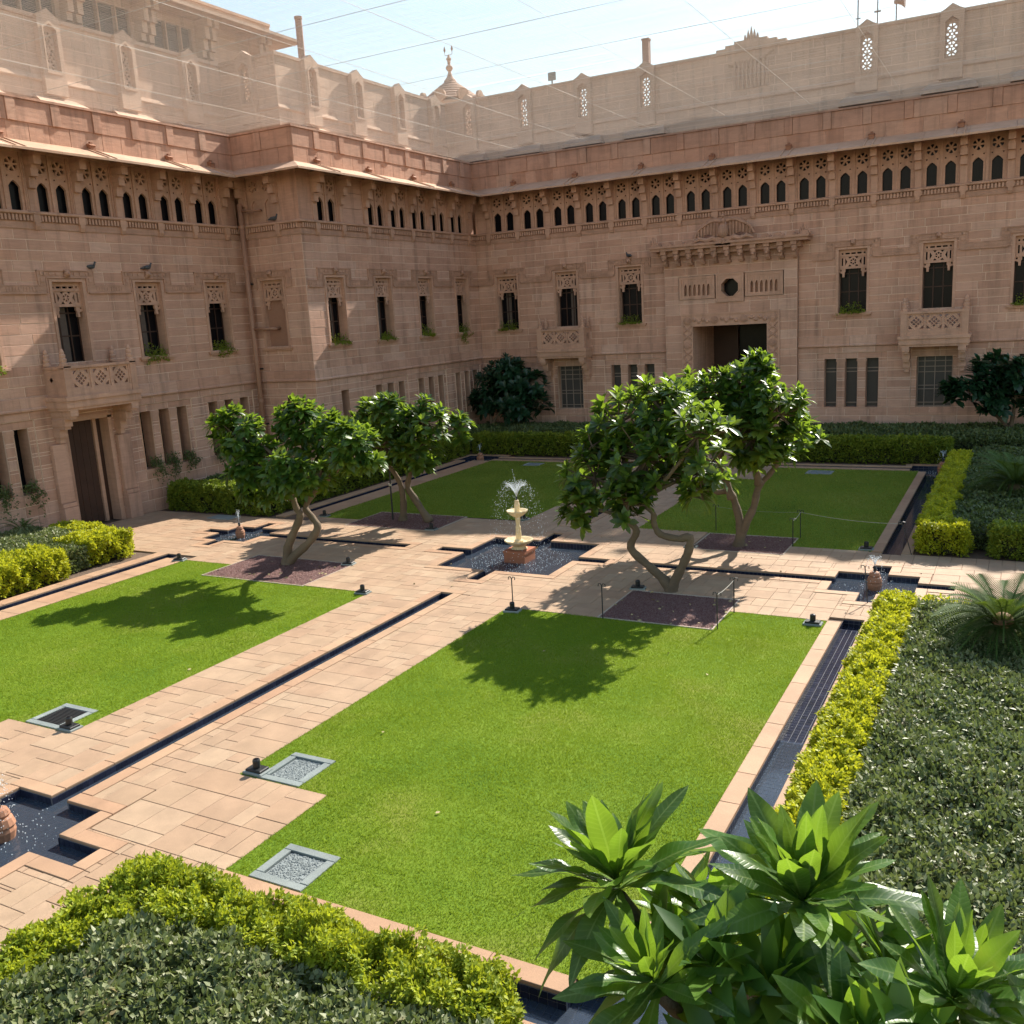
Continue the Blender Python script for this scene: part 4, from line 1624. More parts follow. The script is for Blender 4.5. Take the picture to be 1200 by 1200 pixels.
# eagle with spread wings over the door
eg = fp.put('eagle', MB().ball((0, -.56, 9.98), .25, 10, 7, (1, .9, 1.35)), M['weathered'], (-.1, 0, 0), label='carved stone eagle with spread wings')
mb = MB()
mb.ball((0, -.58, 10.42), .13, 9, 6, (.9, 1, 1))
mb.lathe([(.05, 10.40), (.02, 10.36), (.005, 10.30)], 6, 0, -.72)
mb.tube([(0, -.55, 10.2), (0, -.57, 10.42)], [.13, .10], 8)
fp.sub(eg, 'head', mb, M['weathered'])
mb = MB()
mb.ball((0, -.55, 10.66), .09, 8, 5)
fp.sub(eg, 'crown', mb, M['weathered'])
for s in (-1, 1):
    mb = MB()
    arc = [(s * (.12 + 1.28 * t), 9.82 + .62 * math.sqrt(max(0, 1 - t ** 2.6)) + .06 * math.sin(6 * t)) for t in [k / 8 for k in range(9)]]
    low = [(s * (.12 + 1.22 * t), 9.80 + .04 * t - .06 * math.sin(9 * t)) for t in [k / 8 for k in range(9)]]
    prof = arc + low[::-1]
    mb.poly(prof if s > 0 else prof[::-1], -.36, -.26)
    mb.tube([(x, -.42, z) for x, z in arc], [.10 - .05 * k / 8 for k in range(9)], 6)
    for k in range(1, 8):
        (xa, za), (xb, zb) = arc[k], low[k]
        mb.tube([(xa, -.40, za - .03), (xb + s * .03, -.44, zb)], [.05, .035], 5)
    fp.sub(eg, 'wing', mb, M['weathered'])
mb = MB()
for s in (-1, 1):
    mb.tube([(s * .2, -.5, 9.56), (s * .5, -.55, 9.68), (s * .8, -.55, 9.60), (s * 1.1, -.55, 9.70), (s * 1.4, -.52, 9.58)], [.10, .13, .11, .10, .05], 7)
mb.box(-.36, .36, -.62, -.4, 9.34, 9.72)
mb.ball((0, -.66, 9.52), .14, 8, 5, (1, .5, 1))
fp.sub(eg, 'perch', mb, M['weathered'])
# passage behind the door opening
mb = MB()
mb.add([(-1.79, .4, 0), (-1.79, 3.9, 0), (-1.79, 3.9, 5.65), (-1.79, .4, 5.65)], [(0, 1, 2, 3)])
mb.add([(1.80, .4, 0), (1.80, 3.9, 0), (1.80, 3.9, 5.65), (1.80, .4, 5.65)], [(3, 2, 1, 0)])
mb.add([(-1.79, .4, 5.65), (1.8, .4, 5.65), (1.8, 3.9, 5.65), (-1.79, 3.9, 5.65)], [(0, 1, 2, 3)])
mb.add([(-1.79, .0, .02), (1.8, .0, .02), (1.8, 3.9, .02), (-1.79, 3.9, .02)], [(0, 1, 2, 3)])
fp.put('passage', mb.mesh('passage', fix=False), M['wall'])
dr = fp.put('door', MB().box(-1.78, -.5, 3.5, 3.6, .03, 5.6), M['wood'])
fp.sub(dr, 'door_rail', MB().box(-1.78, -.5, 3.44, 3.5, 2.2, 2.4), M['wood'])
fp.put('doorway_dark', MB().box(-.5, 1.79, 3.7, 3.75, .03, 5.6), M['pane'])  # dark sheet standing in for the unlit depth of the passage

# ---------------------------------------------------------------- left wing with the garden door
left = thing('palace_wing', 'sandstone palace wing with a dark wooden door under a carved balcony', 'building', (XL, 0, 0))
fl = Facade(left, XL, 0, math.pi / 2, -9.0, YR, 0, -1)
LWIN = [.36 + PITCH * k for k in (-2, -1, 0, 1, 2)]
fl.open += [(c - .62, c + .62, 5.93, 8.80) for c in LWIN]
for c in LWIN:
    if abs(c - .36) > .1:
        fl.open += [(c + x - .27, c + x + .27, 1.65, 3.88) for x in (-.91, 0, .91)]
        fl.recess.append((c - 1.45, c + 1.45, 1.65, 4.15, .05))
fl.open.append((-.62, 1.34, -1, 3.95))
fl.brick(-9.0, YR, ZG, .95)
fl.brick(-9.0, YR, ZU, 1.05)
fl.finish(300)
for c in LWIN:
    d = abs(c - .36) < .1
    upper_window(fl, c, sill=not d)
    if d:
        add_balcony(fl, c, 1.50, 1.15)
    else:
        slit_group(fl, c, 'pane')
# garden door in a deep frame between two buttresses
mb = MB()
for s0, s1 in ((-.68, -.50), (1.22, 1.40)):
    mb.box(s0, s1, -.02, .6, 0, 3.95)
mb.box(-.68, 1.40, -.02, .6, 3.88, 4.05)
df = fl.put('door', mb, M['carved'])
mb = MB()
for k in range(5):
    a = -.50 + k * .27
    mb.cbox(a + .004, a + .266, .45, .5, .03, 3.88, .006)
fl.sub(df, 'door_leaf', mb.mesh('door_leaf', fix=False), M['wood'])
fl.sub(df, 'side_post', MB().box(.86, 1.0, .38, .5, 0, 3.88), M['carved'])
fl.sub(df, 'side_leaf', MB().box(1.0, 1.22, .46, .5, 0, 3.88), M['wood'])
for s0, s1 in ((-1.30, -.72), (1.44, 2.02)):
    mb = MB()
    for z0, z1, pr in ((0, .95, -.30), (.95, 1.10, -.26), (1.10, 3.2, -.18)):
        mb.cbox(s0, s1, pr, .0, z0, z1 - .01, .012)
    fl.put('buttress', mb.mesh('buttress', fix=False), M['wall'])
gallery(fl, [8.35 - 1.7675 * k for k in range(9, -1, -1)])
courses_and_roof(fl, spouts=[-4.9, -1.4, 2.15, 5.7, 7.9], pylons=[-6.9, -3.35, .18, 3.71, 7.22, 10.71], string_gaps=[])

# ---------------------------------------------------------------- projecting block in the corner
blk = thing('palace_wing', 'sandstone corner block standing forward with its own blind return wall and drainpipe', 'building', (XK, YR, 0))
fk = Facade(blk, XK, 0, math.pi / 2, YR, YB, -1, -1)
KWIN = [11.09, 14.63, 18.17, 21.70]
fk.open += [(c - .62, c + .62, 5.93, 8.80) for c in KWIN]
for c in KWIN[1:]:
    fk.open += [(c + x - .27, c + x + .27, 1.65, 3.88) for x in (-.91, 0, .91)]
    fk.recess.append((c - 1.45, c + 1.45, 1.65, 4.15, .05))
fk.open.append((KWIN[0] + .05 - .27, KWIN[0] + .05 + .27, 1.65, 3.88))
fk.brick(YR, YB, ZG, .95)
fk.brick(YR, YB, ZU, 1.0)
fk.finish(300)
for c in KWIN:
    upper_window(fk, c)
for c in KWIN[1:]:
    slit_group(fk, c, 'pane')
slit_group(fk, KWIN[0] + .05, 'pane', n=1)
gallery(fk, [10.2 + 1.783 * k for k in range(8)], blank=(1,))
courses_and_roof(fk, spouts=[10.6, 14.2, 17.8, 21.3], pylons=[14.95, 18.45, 22.1, 25.6])
fr = Facade(blk, 0, YR, 0, XL, XK, 1, 1)
fr.open += [(-15.76 - .62, -15.76 + .62, 5.93, 8.80), (-15.55, -15.05, 2.1, 3.66)]
fr.brick(XL, XK, ZG, .95)
fr.brick(XL, XK, ZU, 1.0)
fr.finish(120)
w = fr.put('window', cached('wf', window_frame), M['carved'], (-15.76, 0, 5.93), label='walled-up window with a pipe hole')
fr.sub(w, 'lattice_screen', cached('ws', window_screen), M['carved'])
fr.sub(w, 'blocking', MB().box(-.6, .6, .24, .30, 0, 2.81), M['pipe'])
fr.sub(w, 'sill', cached('wsill', sill_mesh), M['carved'])
fr.put('label_moulding', cached('lbs', lambda: label_band(False)), M['weathered'], (-15.76, 0, 0))
fr.put('head_boss', cached('lh', lion_head), M['weathered'], (-15.76, 0, 0))
fr.put('blocked_slit', MB().box(-15.56, -15.04, .15, .2, 2.05, 3.7), M['pipe'])
gallery(fr, [-16.85, -15.02], blind=(0,))
fr.put('gallery_wall', MB().box(-14.86, XK - .012, .0, .2, 11.06, 13.0), M['wall'])
fk.put('gallery_wall', MB().box(YR + .004, 10.04, .0, .2, 11.06, 13.0), M['wall'])
fr.put('gallery_wall', MB().box(XL + .01, -17.0, .1, .2, 11.06, 13.0), M['wall'])
fk.put('gallery_wall', MB().box(22.84, YB - .01, .1, .2, 11.06, 13.0), M['wall'])
fb.put('gallery_wall', MB().box(XK, -13.2, .1, .2, 11.06, 13.0), M['wall'])
fl.put('gallery_wall', MB().box(8.5, YR, .12, .2, 11.06, 13.0), M['wall'])
courses_and_roof(fr, spouts=[], pylons=[-19.0], hood=False)

# drainpipe in the corner
pp = thing('drainpipe', 'thick brown drainpipe in the corner beside the blind window', 'drainpipe', (XL + .42, YR - .32, 0))
MB().tube([(0, 0, 0), (0, 0, 11.9)], .105, 12).build('pipe', M['pipe'], pp, smooth=True)
mb = MB()
for z in (1.2, 3.6, 5.3, 7.4, 9.2, 10.9):
    mb.lathe([(.125, z), (.125, z + .14)], 12)
mb.build('collar', M['pipe'], pp)
MB().tube([(.08, 0, 6.75), (1.05, .18, 6.72), (1.05, .50, 6.72)], .07, 10).build('branch_pipe', M['pipe'], pp, smooth=True)
MB().tube([(.08, 0, 11.6), (.9, .14, 11.6), (.9, .3, 11.6)], .05, 8).build('branch_pipe', M['pipe'], pp, smooth=True)
for z in (2.6, 5.0, 8.6):
    MB().box(-.05, .05, .08, .34, z, z + .07).build('pipe_bracket', M['iron'], pp)

# ---------------------------------------------------------------- roof pavilion above the left wing
pav = thing('roof_pavilion', 'pale roof pavilion with wide windows behind the left parapet', 'pavilion', (-22.0, 6, 14.2))
ft = Facade(pav, -21.3, 0, math.pi / 2, -6.0, 16.4, 0, 0)
TP = [-5.2, -1.65, 1.88, 5.35, 8.95, 12.4, 15.9]
ft.frame = Matrix.Translation(-Vector(pav.location)) @ ft.W
ft.open += [(TP[i] + .62, TP[i + 1] - .55, 18.25, 20.15) for i in range(len(TP) - 2)]
ft.brick(-6.0, 16.4, [14.2 + .45 * k for k in range(10)] + [18.25, 18.7, 19.2, 19.7, 20.15, 20.9], 1.4)
m2 = MB()
for b in ft.boxes:
    m2.cbox(*b, .006, '-y', rng.random(), .002)
ft.put('mortar_bed', ft.bed.mesh('mortar_bed', fix=False), M['mortar'])
ft.put('wall_block', m2.mesh('wall_block', fix=False), M['attic'], kind='stuff')
for i in range(len(TP) - 2):
    a, b = TP[i] + .62, TP[i + 1] - .55
    m2 = MB()
    for x in (a - .04, a + (b - a) * .33, a + (b - a) * .70, b + .02):
        m2.box(x, x + .06, -.02, .2, 18.2, 20.2)
    m2.box(a, b, -.06, .2, 18.17, 18.25)
    w = ft.put('window', m2, M['attic'])
    ft.sub(w, 'pane', MB().box(a, b, .2, .23, 18.25, 20.15), M['shutter'])
for x in TP:
    m2 = MB()
    m2.box(x - .5, x + .5, -.28, .1, 14.2, 18.75)
    m2.box(x - .54, x + .54, -.32, .1, 18.62, 18.75)
    o = ft.put('pilaster', m2, M['attic'])
    m2 = MB()
    for s in (-.22, .22):
        for y, z0, z1 in ((-.36, 18.95, 19.25), (-.50, 19.25, 19.7), (-.66, 19.7, 20.2), (-.85, 20.2, 20.55)):
            m2.box(x + s - .13, x + s + .13, y, 0, z0, z1)
    ft.sub(o, 'bracket', m2, M['attic'])
ft.put('eave', MB().box(-6.0, 18.0, -1.3, 3, 20.55, 20.68), M['attic'])
ft.put('roof_parapet', MB().box(-6.0, 16.7, -.4, -.1, 20.68, 21.25).box(-6.0, 16.7, -.46, -.1, 21.2, 21.32), M['eave'])
ft.put('core', MB().box(-6, 16.4, .3, 4, 14.2, 20.55), M['attic'])

# ---------------------------------------------------------------- dome beyond the corner
dm = thing('roof_dome', 'small banded dome with an ornate finial beyond the corner parapet', 'dome', (-24.7, 40, 18))
mb = MB()
mb.lathe([(2.3, 0), (2.3, 3.6), (2.15, 3.7)], 24)
mb.build('drum', M['attic'], dm)
prof = []
for k in range(7):
    r0_, r1_ = 2.3 * (1 - k / 7.6) ** .9, 2.3 * (1 - (k + .52) / 7.6) ** .9
    z0_, z1_ = 3.85 + 1.5 * k / 7, 3.85 + 1.5 * (k + .52) / 7
    prof += [(r0_ + .05, z0_), (r1_ + .05, z1_), (r1_ - .10, z1_ + .005), (r1_ - .14, 3.85 + 1.5 * (k + 1) / 7)]
MB().lathe(prof, 28).build('banded_roof', M['eave'], dm)
mb = MB()
for k in range(7):
    r1_ = 2.3 * (1 - (k + .52) / 7.6) ** .9
    r2_ = 2.3 * (1 - (k + 1) / 7.6) ** .9
    mb.lathe([(r1_ - .02, 3.85 + 1.5 * (k + .53) / 7), (r2_ - .0, 3.85 + 1.5 * (k + .99) / 7)], 28)
mb.build('dark_band', M['terracotta'], dm)
for k in range(9):
    a = 2 * math.pi * k / 9 + .2
    ring = [(.42 * math.cos(t * math.pi / 8), .42 * math.sin(t * math.pi / 8)) for t in range(16)]
    o = MB().poly(ring, -.1, .1).poly([(x * .5, z * .5) for x, z in ring], -.16, .0).build('roundel', M['attic'], dm, loc=(2.32 * math.sin(a), -2.32 * math.cos(a), 3.98), rot=(0, 0, a))
mb = MB().lathe([(.55, 5.75), (.5, 5.9), (.25, 6.2), (.12, 6.6), (.3, 6.85), (.3, 7.0), (.12, 7.2), (.15, 7.5), (.24, 7.65), (.1, 7.85), (.06, 8.0)], 12)
fo = mb.build('finial', M['attic'], dm, loc=(0, 0, .55))
fo.scale = (.85, .85, .82)
mb = MB()
for s in (-1, 1):
    mb.tube([(0, 0, 7.95), (s * .35, 0, 8.0), (s * .36, 0, 8.25)], .025, 5)
    mb.lathe([(.02, 8.2), (.11, 8.4), (.02, 8.72)], 6, s * .36, 0)
mb.build('flame', M['pipe'], fo)

# ---------------------------------------------------------------- small things on the roofs
t = thing('vent_pipe', 'square sandstone flue rising over the back attic wall', 'flue', (-5.22, YB + 3.6, 18.9))
MB().cbox(-.17, .17, -.17, .17, 0, 1.15, .02, '+z').build('shaft', M['pipe'], t, fix=False)
MB().box(-.2, .2, -.2, .2, 1.1, 1.18).build('cap', M['pipe'], t)
t = thing('vent_pipe', 'round brown flue at the corner of the pavilion eave', 'flue', (-17.6, 14.9, 18.8))
MB().lathe([(.16, 0), (.16, 1.75), (.19, 1.76), (.19, 1.86)], 12).build('shaft', M['pipe'], t, smooth=False)
t = thing('floodlight', 'small square floodlight on the back attic wall', 'floodlight', (-10.6, YB + 3.6, 18.74))
MB().box(-.22, .22, -.04, .04, .2, .62).build('lamp_housing', M['slate'], t)
MB().box(-.03, .03, -.03, .03, 0, .2).build('stalk', M['iron'], t)
t = thing('antenna', 'thin bent antenna mast on the back attic wall', 'antenna', (5.05, YB + 3.6, 18.7))
MB().tube([(0, 0, 0), (0, 0, 1.3), (.35, 0, 1.4)], .03, 6).build('mast', M['iron'], t)
MB().tube([(-.1, 0, .45), (.12, 0, .45)], .025, 6).build('arm', M['iron'], t)
t = thing('antenna', 'straight mast with a small crossbar on the back attic wall', 'antenna', (5.9, YB + 3.6, 18.7))
MB().tube([(0, 0, 0), (0, 0, 1.7)], .028, 6).build('mast', M['iron'], t)
MB().tube([(-.14, 0, .6), (.14, 0, .6)], .04, 6).build('arm', M['iron'], t)
t = thing('horn_speaker', 'horn loudspeaker on a pole over the back attic wall', 'loudspeaker', (6.7, YB + 3.6, 18.7))
MB().tube([(0, 0, 0), (0, 0, 1.1)], .03, 6).build('mast', M['iron'], t)
mb = MB().lathe([(.08, 0), (.10, .12), (.17, .3), (.33, .46)], 12)
o = mb.build('horn', M['pipe'], t, loc=(-.1, 0, .85), rot=(0, math.pi / 2, 0))
# ------------------------------------------------------------------ planting
def unit(a):
    return a / np.maximum(np.linalg.norm(a, axis=-1, keepdims=True), 1e-9)


def leaf_cloud(P, D, L_, W_, fold=.25, rnd=None, mat=None, name='leaf'):
    """small folded leaves: base P, direction D, length L_, half width W_"""
    n = len(P)
    D = unit(D)
    S = unit(np.cross(D, NR.normal(size=(n, 3)) * .6 + np.array([0, 0, 1.0])))
    Nn = np.cross(S, D)
    L_ = np.broadcast_to(np.asarray(L_, float), (n,))[:, None]
    W_ = np.broadcast_to(np.asarray(W_, float), (n,))[:, None]
    V = np.stack([P, P + D * L_ * .45 + S * W_ + Nn * W_ * fold, P + D * L_, P + D * L_ * .45 - S * W_ + Nn * W_ * fold], 1)
    F = np.array([(0, 2, 1), (0, 3, 2)])[None] + 4 * np.arange(n)[:, None, None]
    r = NR.random(n) if rnd is None else rnd
    return np_mesh(name, V.reshape(-1, 3), F.reshape(-1, 3), mat, rnd=np.repeat(r, 2))


def bumps(x, y, s=1.0, seed=0):
    return (np.sin(x * 5.1 * s + 1.7 * seed) * np.sin(y * 4.7 * s + seed) + .6 * np.sin(x * 9.7 * s + y * 7.3 * s + seed * 2) + .4 * np.sin(x * 17 * s - y * 15 * s)) / 2


CORE = plain('hedge_twigs', (.030, .032, .014), rough=.95, var=.5, scale=14, bump=.6)


def hedge(name, label, cat, runs, h, mat, dens, ll, lw, rough=.10, group=None, seed=0, base=.0, top_bonus=1.0):
    """clipped but shaggy hedge; runs are rectangles (x0, x1, y0, y1) that read as one hedge"""
    x0 = min(r[0] for r in runs)
    y0 = min(r[2] for r in runs)
    t = thing(name, label, cat, ((runs[0][0] + runs[0][1]) / 2, (runs[0][2] + runs[0][3]) / 2, 0), 0, group)
    off = np.array(t.location)
    P, D = [], []
    core = MB()
    for a, b, c, d in runs:
        n = int((b - a) * (d - c) * dens * top_bonus)
        x, y = NR.uniform(a, b, n), NR.uniform(c, d, n)
        e = np.minimum(np.minimum(x - a, b - x), np.minimum(y - c, d - y))
        z = h - .30 * np.exp(-e / .15) + 1.3 * rough * bumps(x, y, .55, seed) + rough * bumps(x, y, 1.3, seed + 2) + rough * .7 * bumps(x, y, 2.9, seed + 3) - NR.random(n) ** 2 * .14
        x = x + rough * .8 * bumps(y, z, .9, seed + 7)
        y = y + rough * .8 * bumps(x, z, .9, seed + 9)
        P.append(np.stack([x, y, z], 1))
        D.append(NR.normal(size=(n, 3)) * .75 + np.array([0, 0, .75]))
        for ax, lo, hi, cst, sgn in ((0, a, b, c, -1), (0, a, b, d, 1), (1, c, d, a, -1), (1, c, d, b, 1)):
            n = int((hi - lo) * (h - base) * dens)
            u, z = NR.uniform(lo, hi, n), base + (h - base) * NR.random(n) ** .85
            ed = np.minimum(u - lo, hi - u)
            dep = -sgn * (.14 * np.exp(-(h - z) / .14) + .10 * np.maximum(0, .35 - z) + .16 * np.exp(-ed / .14) + 1.5 * rough * bumps(u, z, .8, seed + 5) + .8 * rough * bumps(u, z, 2.3, seed + 6) + NR.random(n) ** 2 * .09)
            q = np.stack([u, cst + dep, z], 1) if ax == 0 else np.stack([cst + dep, u, z], 1)
            # leave out the sides buried inside a neighbouring run
            ins = np.zeros(n, bool)
            for r in runs:
                if r != (a, b, c, d):
                    ins |= (q[:, 0] > r[0] + .05) & (q[:, 0] < r[1] - .05) & (q[:, 1] > r[2] + .05) & (q[:, 1] < r[3] - .05)
            ins |= (bumps(u, z, 1.15, seed + 11) > .42) & (NR.random(n) < .8)
            nn = np.array([0, sgn, .35]) if ax == 0 else np.array([sgn, 0, .35])
            P.append(q[~ins])
            D.append((NR.normal(size=(n, 3)) * .7 + nn * .8)[~ins])
        i = .2
        core.box(a + i - off[0], b - i - off[0], c + i - off[1], d - i - off[1], base + .02, h - .27)
    P = np.concatenate(P) - off
    D = np.concatenate(D)
    n = len(P)
    me = leaf_cloud(P, D, ll * NR.uniform(.6, 1.25, n), lw * NR.uniform(.7, 1.2, n), mat=mat, name='foliage')
    link('foliage', me, t, kind='stuff')
    core.build('twigs', CORE, t)
    return t


def ground_cover(name, label, rects, h, mat, dens, ll, lw, seed, amp=.12, fall=()):
    """low shrub mass that nobody could count"""
    P, D = [], []
    for a, b, c, d in rects:
        n = int((b - a) * (d - c) * dens)
        x, y = NR.uniform(a, b, n), NR.uniform(c, d, n)
        e = np.minimum(np.minimum(x - a, b - x), np.minimum(y - c, d - y))
        z = h * (.80 + .2 * (1 - np.exp(-e / .25))) + amp * bumps(x, y, .45, seed) + amp * .55 * bumps(x, y, 1.6, seed + 2) - NR.random(n) ** 1.7 * .28
        P.append(np.stack([x, y, z], 1))
        D.append(NR.normal(size=(n, 3)) * .8 + np.array([0, 0, .55]))
        for ax, lo, hi, cst, sgn in ((0, a, b, c, -1), (1, c, d, a, -1), (1, c, d, b, 1), (0, a, b, d, 1)):
            n = int((hi - lo) * h * dens * .7)
            u, z = NR.uniform(lo, hi, n), .03 + (h * .85) * NR.random(n)
            dep = -sgn * (.06 * bumps(u, z, 1, seed) + NR.random(n) * .1)
            P.append(np.stack([u, cst + dep, z], 1) if ax == 0 else np.stack([cst + dep, u, z], 1))
            D.append(NR.normal(size=(n, 3)) * .7 + (np.array([0, sgn, .4]) if ax == 0 else np.array([sgn, 0, .4])) * .7)
    P, D = np.concatenate(P), np.concatenate(D)
    n = len(P)
    me = leaf_cloud(P, D, ll * NR.uniform(.55, 1.25, n), lw * NR.uniform(.6, 1.2, n), mat=mat, name=name)
    o = link(name, me, None, label=label, cat='shrubs', kind='stuff')
    core = MB()
    for a, b, c, d in rects:
        core.box(a + .2, b - .2, c + .2, d - .2, -.03, h * .80 - .30)
    core.build('twigs', CORE, o, kind='stuff')
    return o


# golden hedges and green hedges round the beds
hedge('golden_hedge', 'bright yellow hedge along the tiled side channel of the sunny lawn', 'hedge', [(10.2, 10.92, -14.4, -2.5)], .80, M['duranta'], 3000, .075, .021, seed=1)
hedge('golden_hedge', 'yellow-green hedge strip on the path side of the sunny shrub bed', 'hedge', [(10.95, 17, -2.95, -2.35)], .72, M['duranta'], 1500, .085, .025, seed=2)
hedge('golden_hedge', 'yellow hedge beside the shaded lawn channel, turning the corner at the path', 'hedge', [(10.3, 11.0, 4.3, 16.2), (10.3, 11.5, 3.55, 4.35)], .85, M['duranta'], 1700, .085, .026, seed=3)
hedge('green_hedge', 'green hedge facing the terrace path beside the gap with bare twigs', 'hedge', [(12.0, 17, 3.55, 4.35)], .85, M['hedge'], 1500, .09, .027, seed=4)
hedge('green_hedge', 'clipped green hedge behind the far lawn, right of the portal path', 'hedge', [(3.1, 10.2, 17.75, 18.75)], 1.0, M['hedge'], 1100, .11, .034, rough=.09, seed=5)
hedge('green_hedge', 'clipped green hedge behind the far lawn, left of the portal path', 'hedge', [(-11.6, -3.0, 17.8, 18.8)], 1.0, M['hedge'], 1100, .11, .034, rough=.09, seed=6)
hedge('green_hedge', 'long green hedge beside the left channel of the shaded lawn', 'hedge', [(-12.5, -11.6, 4.2, 17.7)], 1.0, M['hedge'], 1100, .10, .032, rough=.10, seed=7)
hedge('green_hedge', 'yellow-tipped hedge facing the path between the garden door and the left pool', 'hedge', [(-16.8, -11.6, 3.1, 4.1)], 1.05, M['hedge'], 1700, .095, .03, rough=.09, seed=8)
hedge('golden_hedge', 'rounded yellow bush at the path corner of the left bed', 'hedge', [(-13.3, -11.9, -4.4, -2.6)], .85, M['duranta'], 1900, .09, .027, rough=.13, seed=9)
hedge('golden_hedge', 'rounded yellow bush farther along the left bed beside its channel', 'hedge', [(-13.0, -11.45, -8.6, -5.3)], .85, M['duranta'], 1900, .09, .027, rough=.13, seed=10)
hedge('golden_hedge', 'yellow bush before the garden door at the back of the left bed', 'hedge', [(-15.9, -14.0, -2.9, -1.9)], .75, M['duranta'], 1600, .09, .027, rough=.12, seed=11)
hedge('golden_hedge', 'loose golden hedge round the foreground bed by the entry pool', 'hedge', [(4.0, 8.85, -16.65, -15.88), (3.95, 4.7, -19.5, -16.6)], 1.03, M['duranta_loose'], 4800, .062, .016, rough=.13, seed=12, top_bonus=1.3)

ground_cover('low_shrubs', 'mass of glossy grey-green shrubs in the sunny right bed', [(10.95, 17, -21.0, -2.95)], .86, M['shrub'], 1900, .095, .026, 1, amp=.10)
ground_cover('low_shrubs', 'glossy variegated shrubs filling the foreground bed', [(4.55, 9.5, -20.5, -16.6)], 1.05, M['shrub'], 3600, .088, .024, 2, amp=.16)
ground_cover('low_shrubs', 'dark low shrubs in the shaded right bed', [(11.0, 17, 4.35, 18.0)], .75, M['farshrub'], 700, .12, .034, 3)
ground_cover('low_shrubs', 'dull green low shrubs at the foot of the portal wing', [(3.0, 17, 18.8, 22.9)], 1.02, M['farshrub'], 500, .14, .042, 4, amp=.10)
ground_cover('low_shrubs', 'dull green low shrubs in the far corner bed', [(-13.6, -2.9, 18.85, 22.9)], 1.02, M['farshrub'], 500, .14, .042, 5, amp=.10)
ground_cover('low_shrubs', 'dull shrubs between the left hedge and the corner block', [(-13.5, -12.5, 9.4, 18.8), (-16.9, -12.5, 4.1, 8.9)], .9, M['farshrub'], 600, .13, .04, 6)
ground_cover('low_shrubs', 'grey-green shrubs between the yellow bushes of the left bed', [(-16.6, -12.6, -10, -2.9), (-12.7, -11.9, -5.35, -4.35)], .78, M['shrub'], 1100, .11, .032, 7)


# ---- frangipani trees
def leaf_blades(O, D, U, Ln, Wd, droop, rnd, mat, name):
    """broad pointed leaves with a folded midrib"""
    n = len(O)
    D = unit(D)
    S = unit(np.cross(D, U))
    Nn = np.cross(S, D)
    ts = np.array([0, .30, .68, 1.0])
    wd = np.array([.10, .80, 1.0, 0])
    mid = [O + D * Ln[:, None] * t - Nn * (droop * Ln * t * t)[:, None] for t in ts]
    lf = [mid[i] + S * (Wd * wd[i])[:, None] + Nn * (Wd * wd[i] * .28)[:, None] for i in (1, 2)]
    rt = [mid[i] - S * (Wd * wd[i])[:, None] + Nn * (Wd * wd[i] * .28)[:, None] for i in (1, 2)]
    V = np.stack(mid + lf + rt, 1)          # 0-3 mid, 4-5 left, 6-7 right
    f = np.array([(0, 1, 4), (1, 2, 5), (1, 5, 4), (2, 3, 5), (0, 6, 1), (1, 7, 2), (1, 6, 7), (2, 7, 3)])
    F = (f[None] + 8 * np.arange(n)[:, None, None]).reshape(-1, 3)
    return np_mesh(name, V.reshape(-1, 3), F, mat, rnd=np.repeat(rnd, 8))


def smooth_path(pts, k=4):
    pts = [Vector(p) for p in pts]
    out = []
    for i in range(len(pts) - 1):
        p0, p1, p2, p3 = pts[max(i - 1, 0)], pts[i], pts[i + 1], pts[min(i + 2, len(pts) - 1)]
        for j in range(k):
            t = j / k
            out.append(.5 * ((2 * p1) + (p2 - p0) * t + (2 * p0 - 5 * p1 + 4 * p2 - p3) * t * t + (3 * p1 - p0 - 3 * p2 + p3) * t ** 3))
    out.append(pts[-1])
    return out


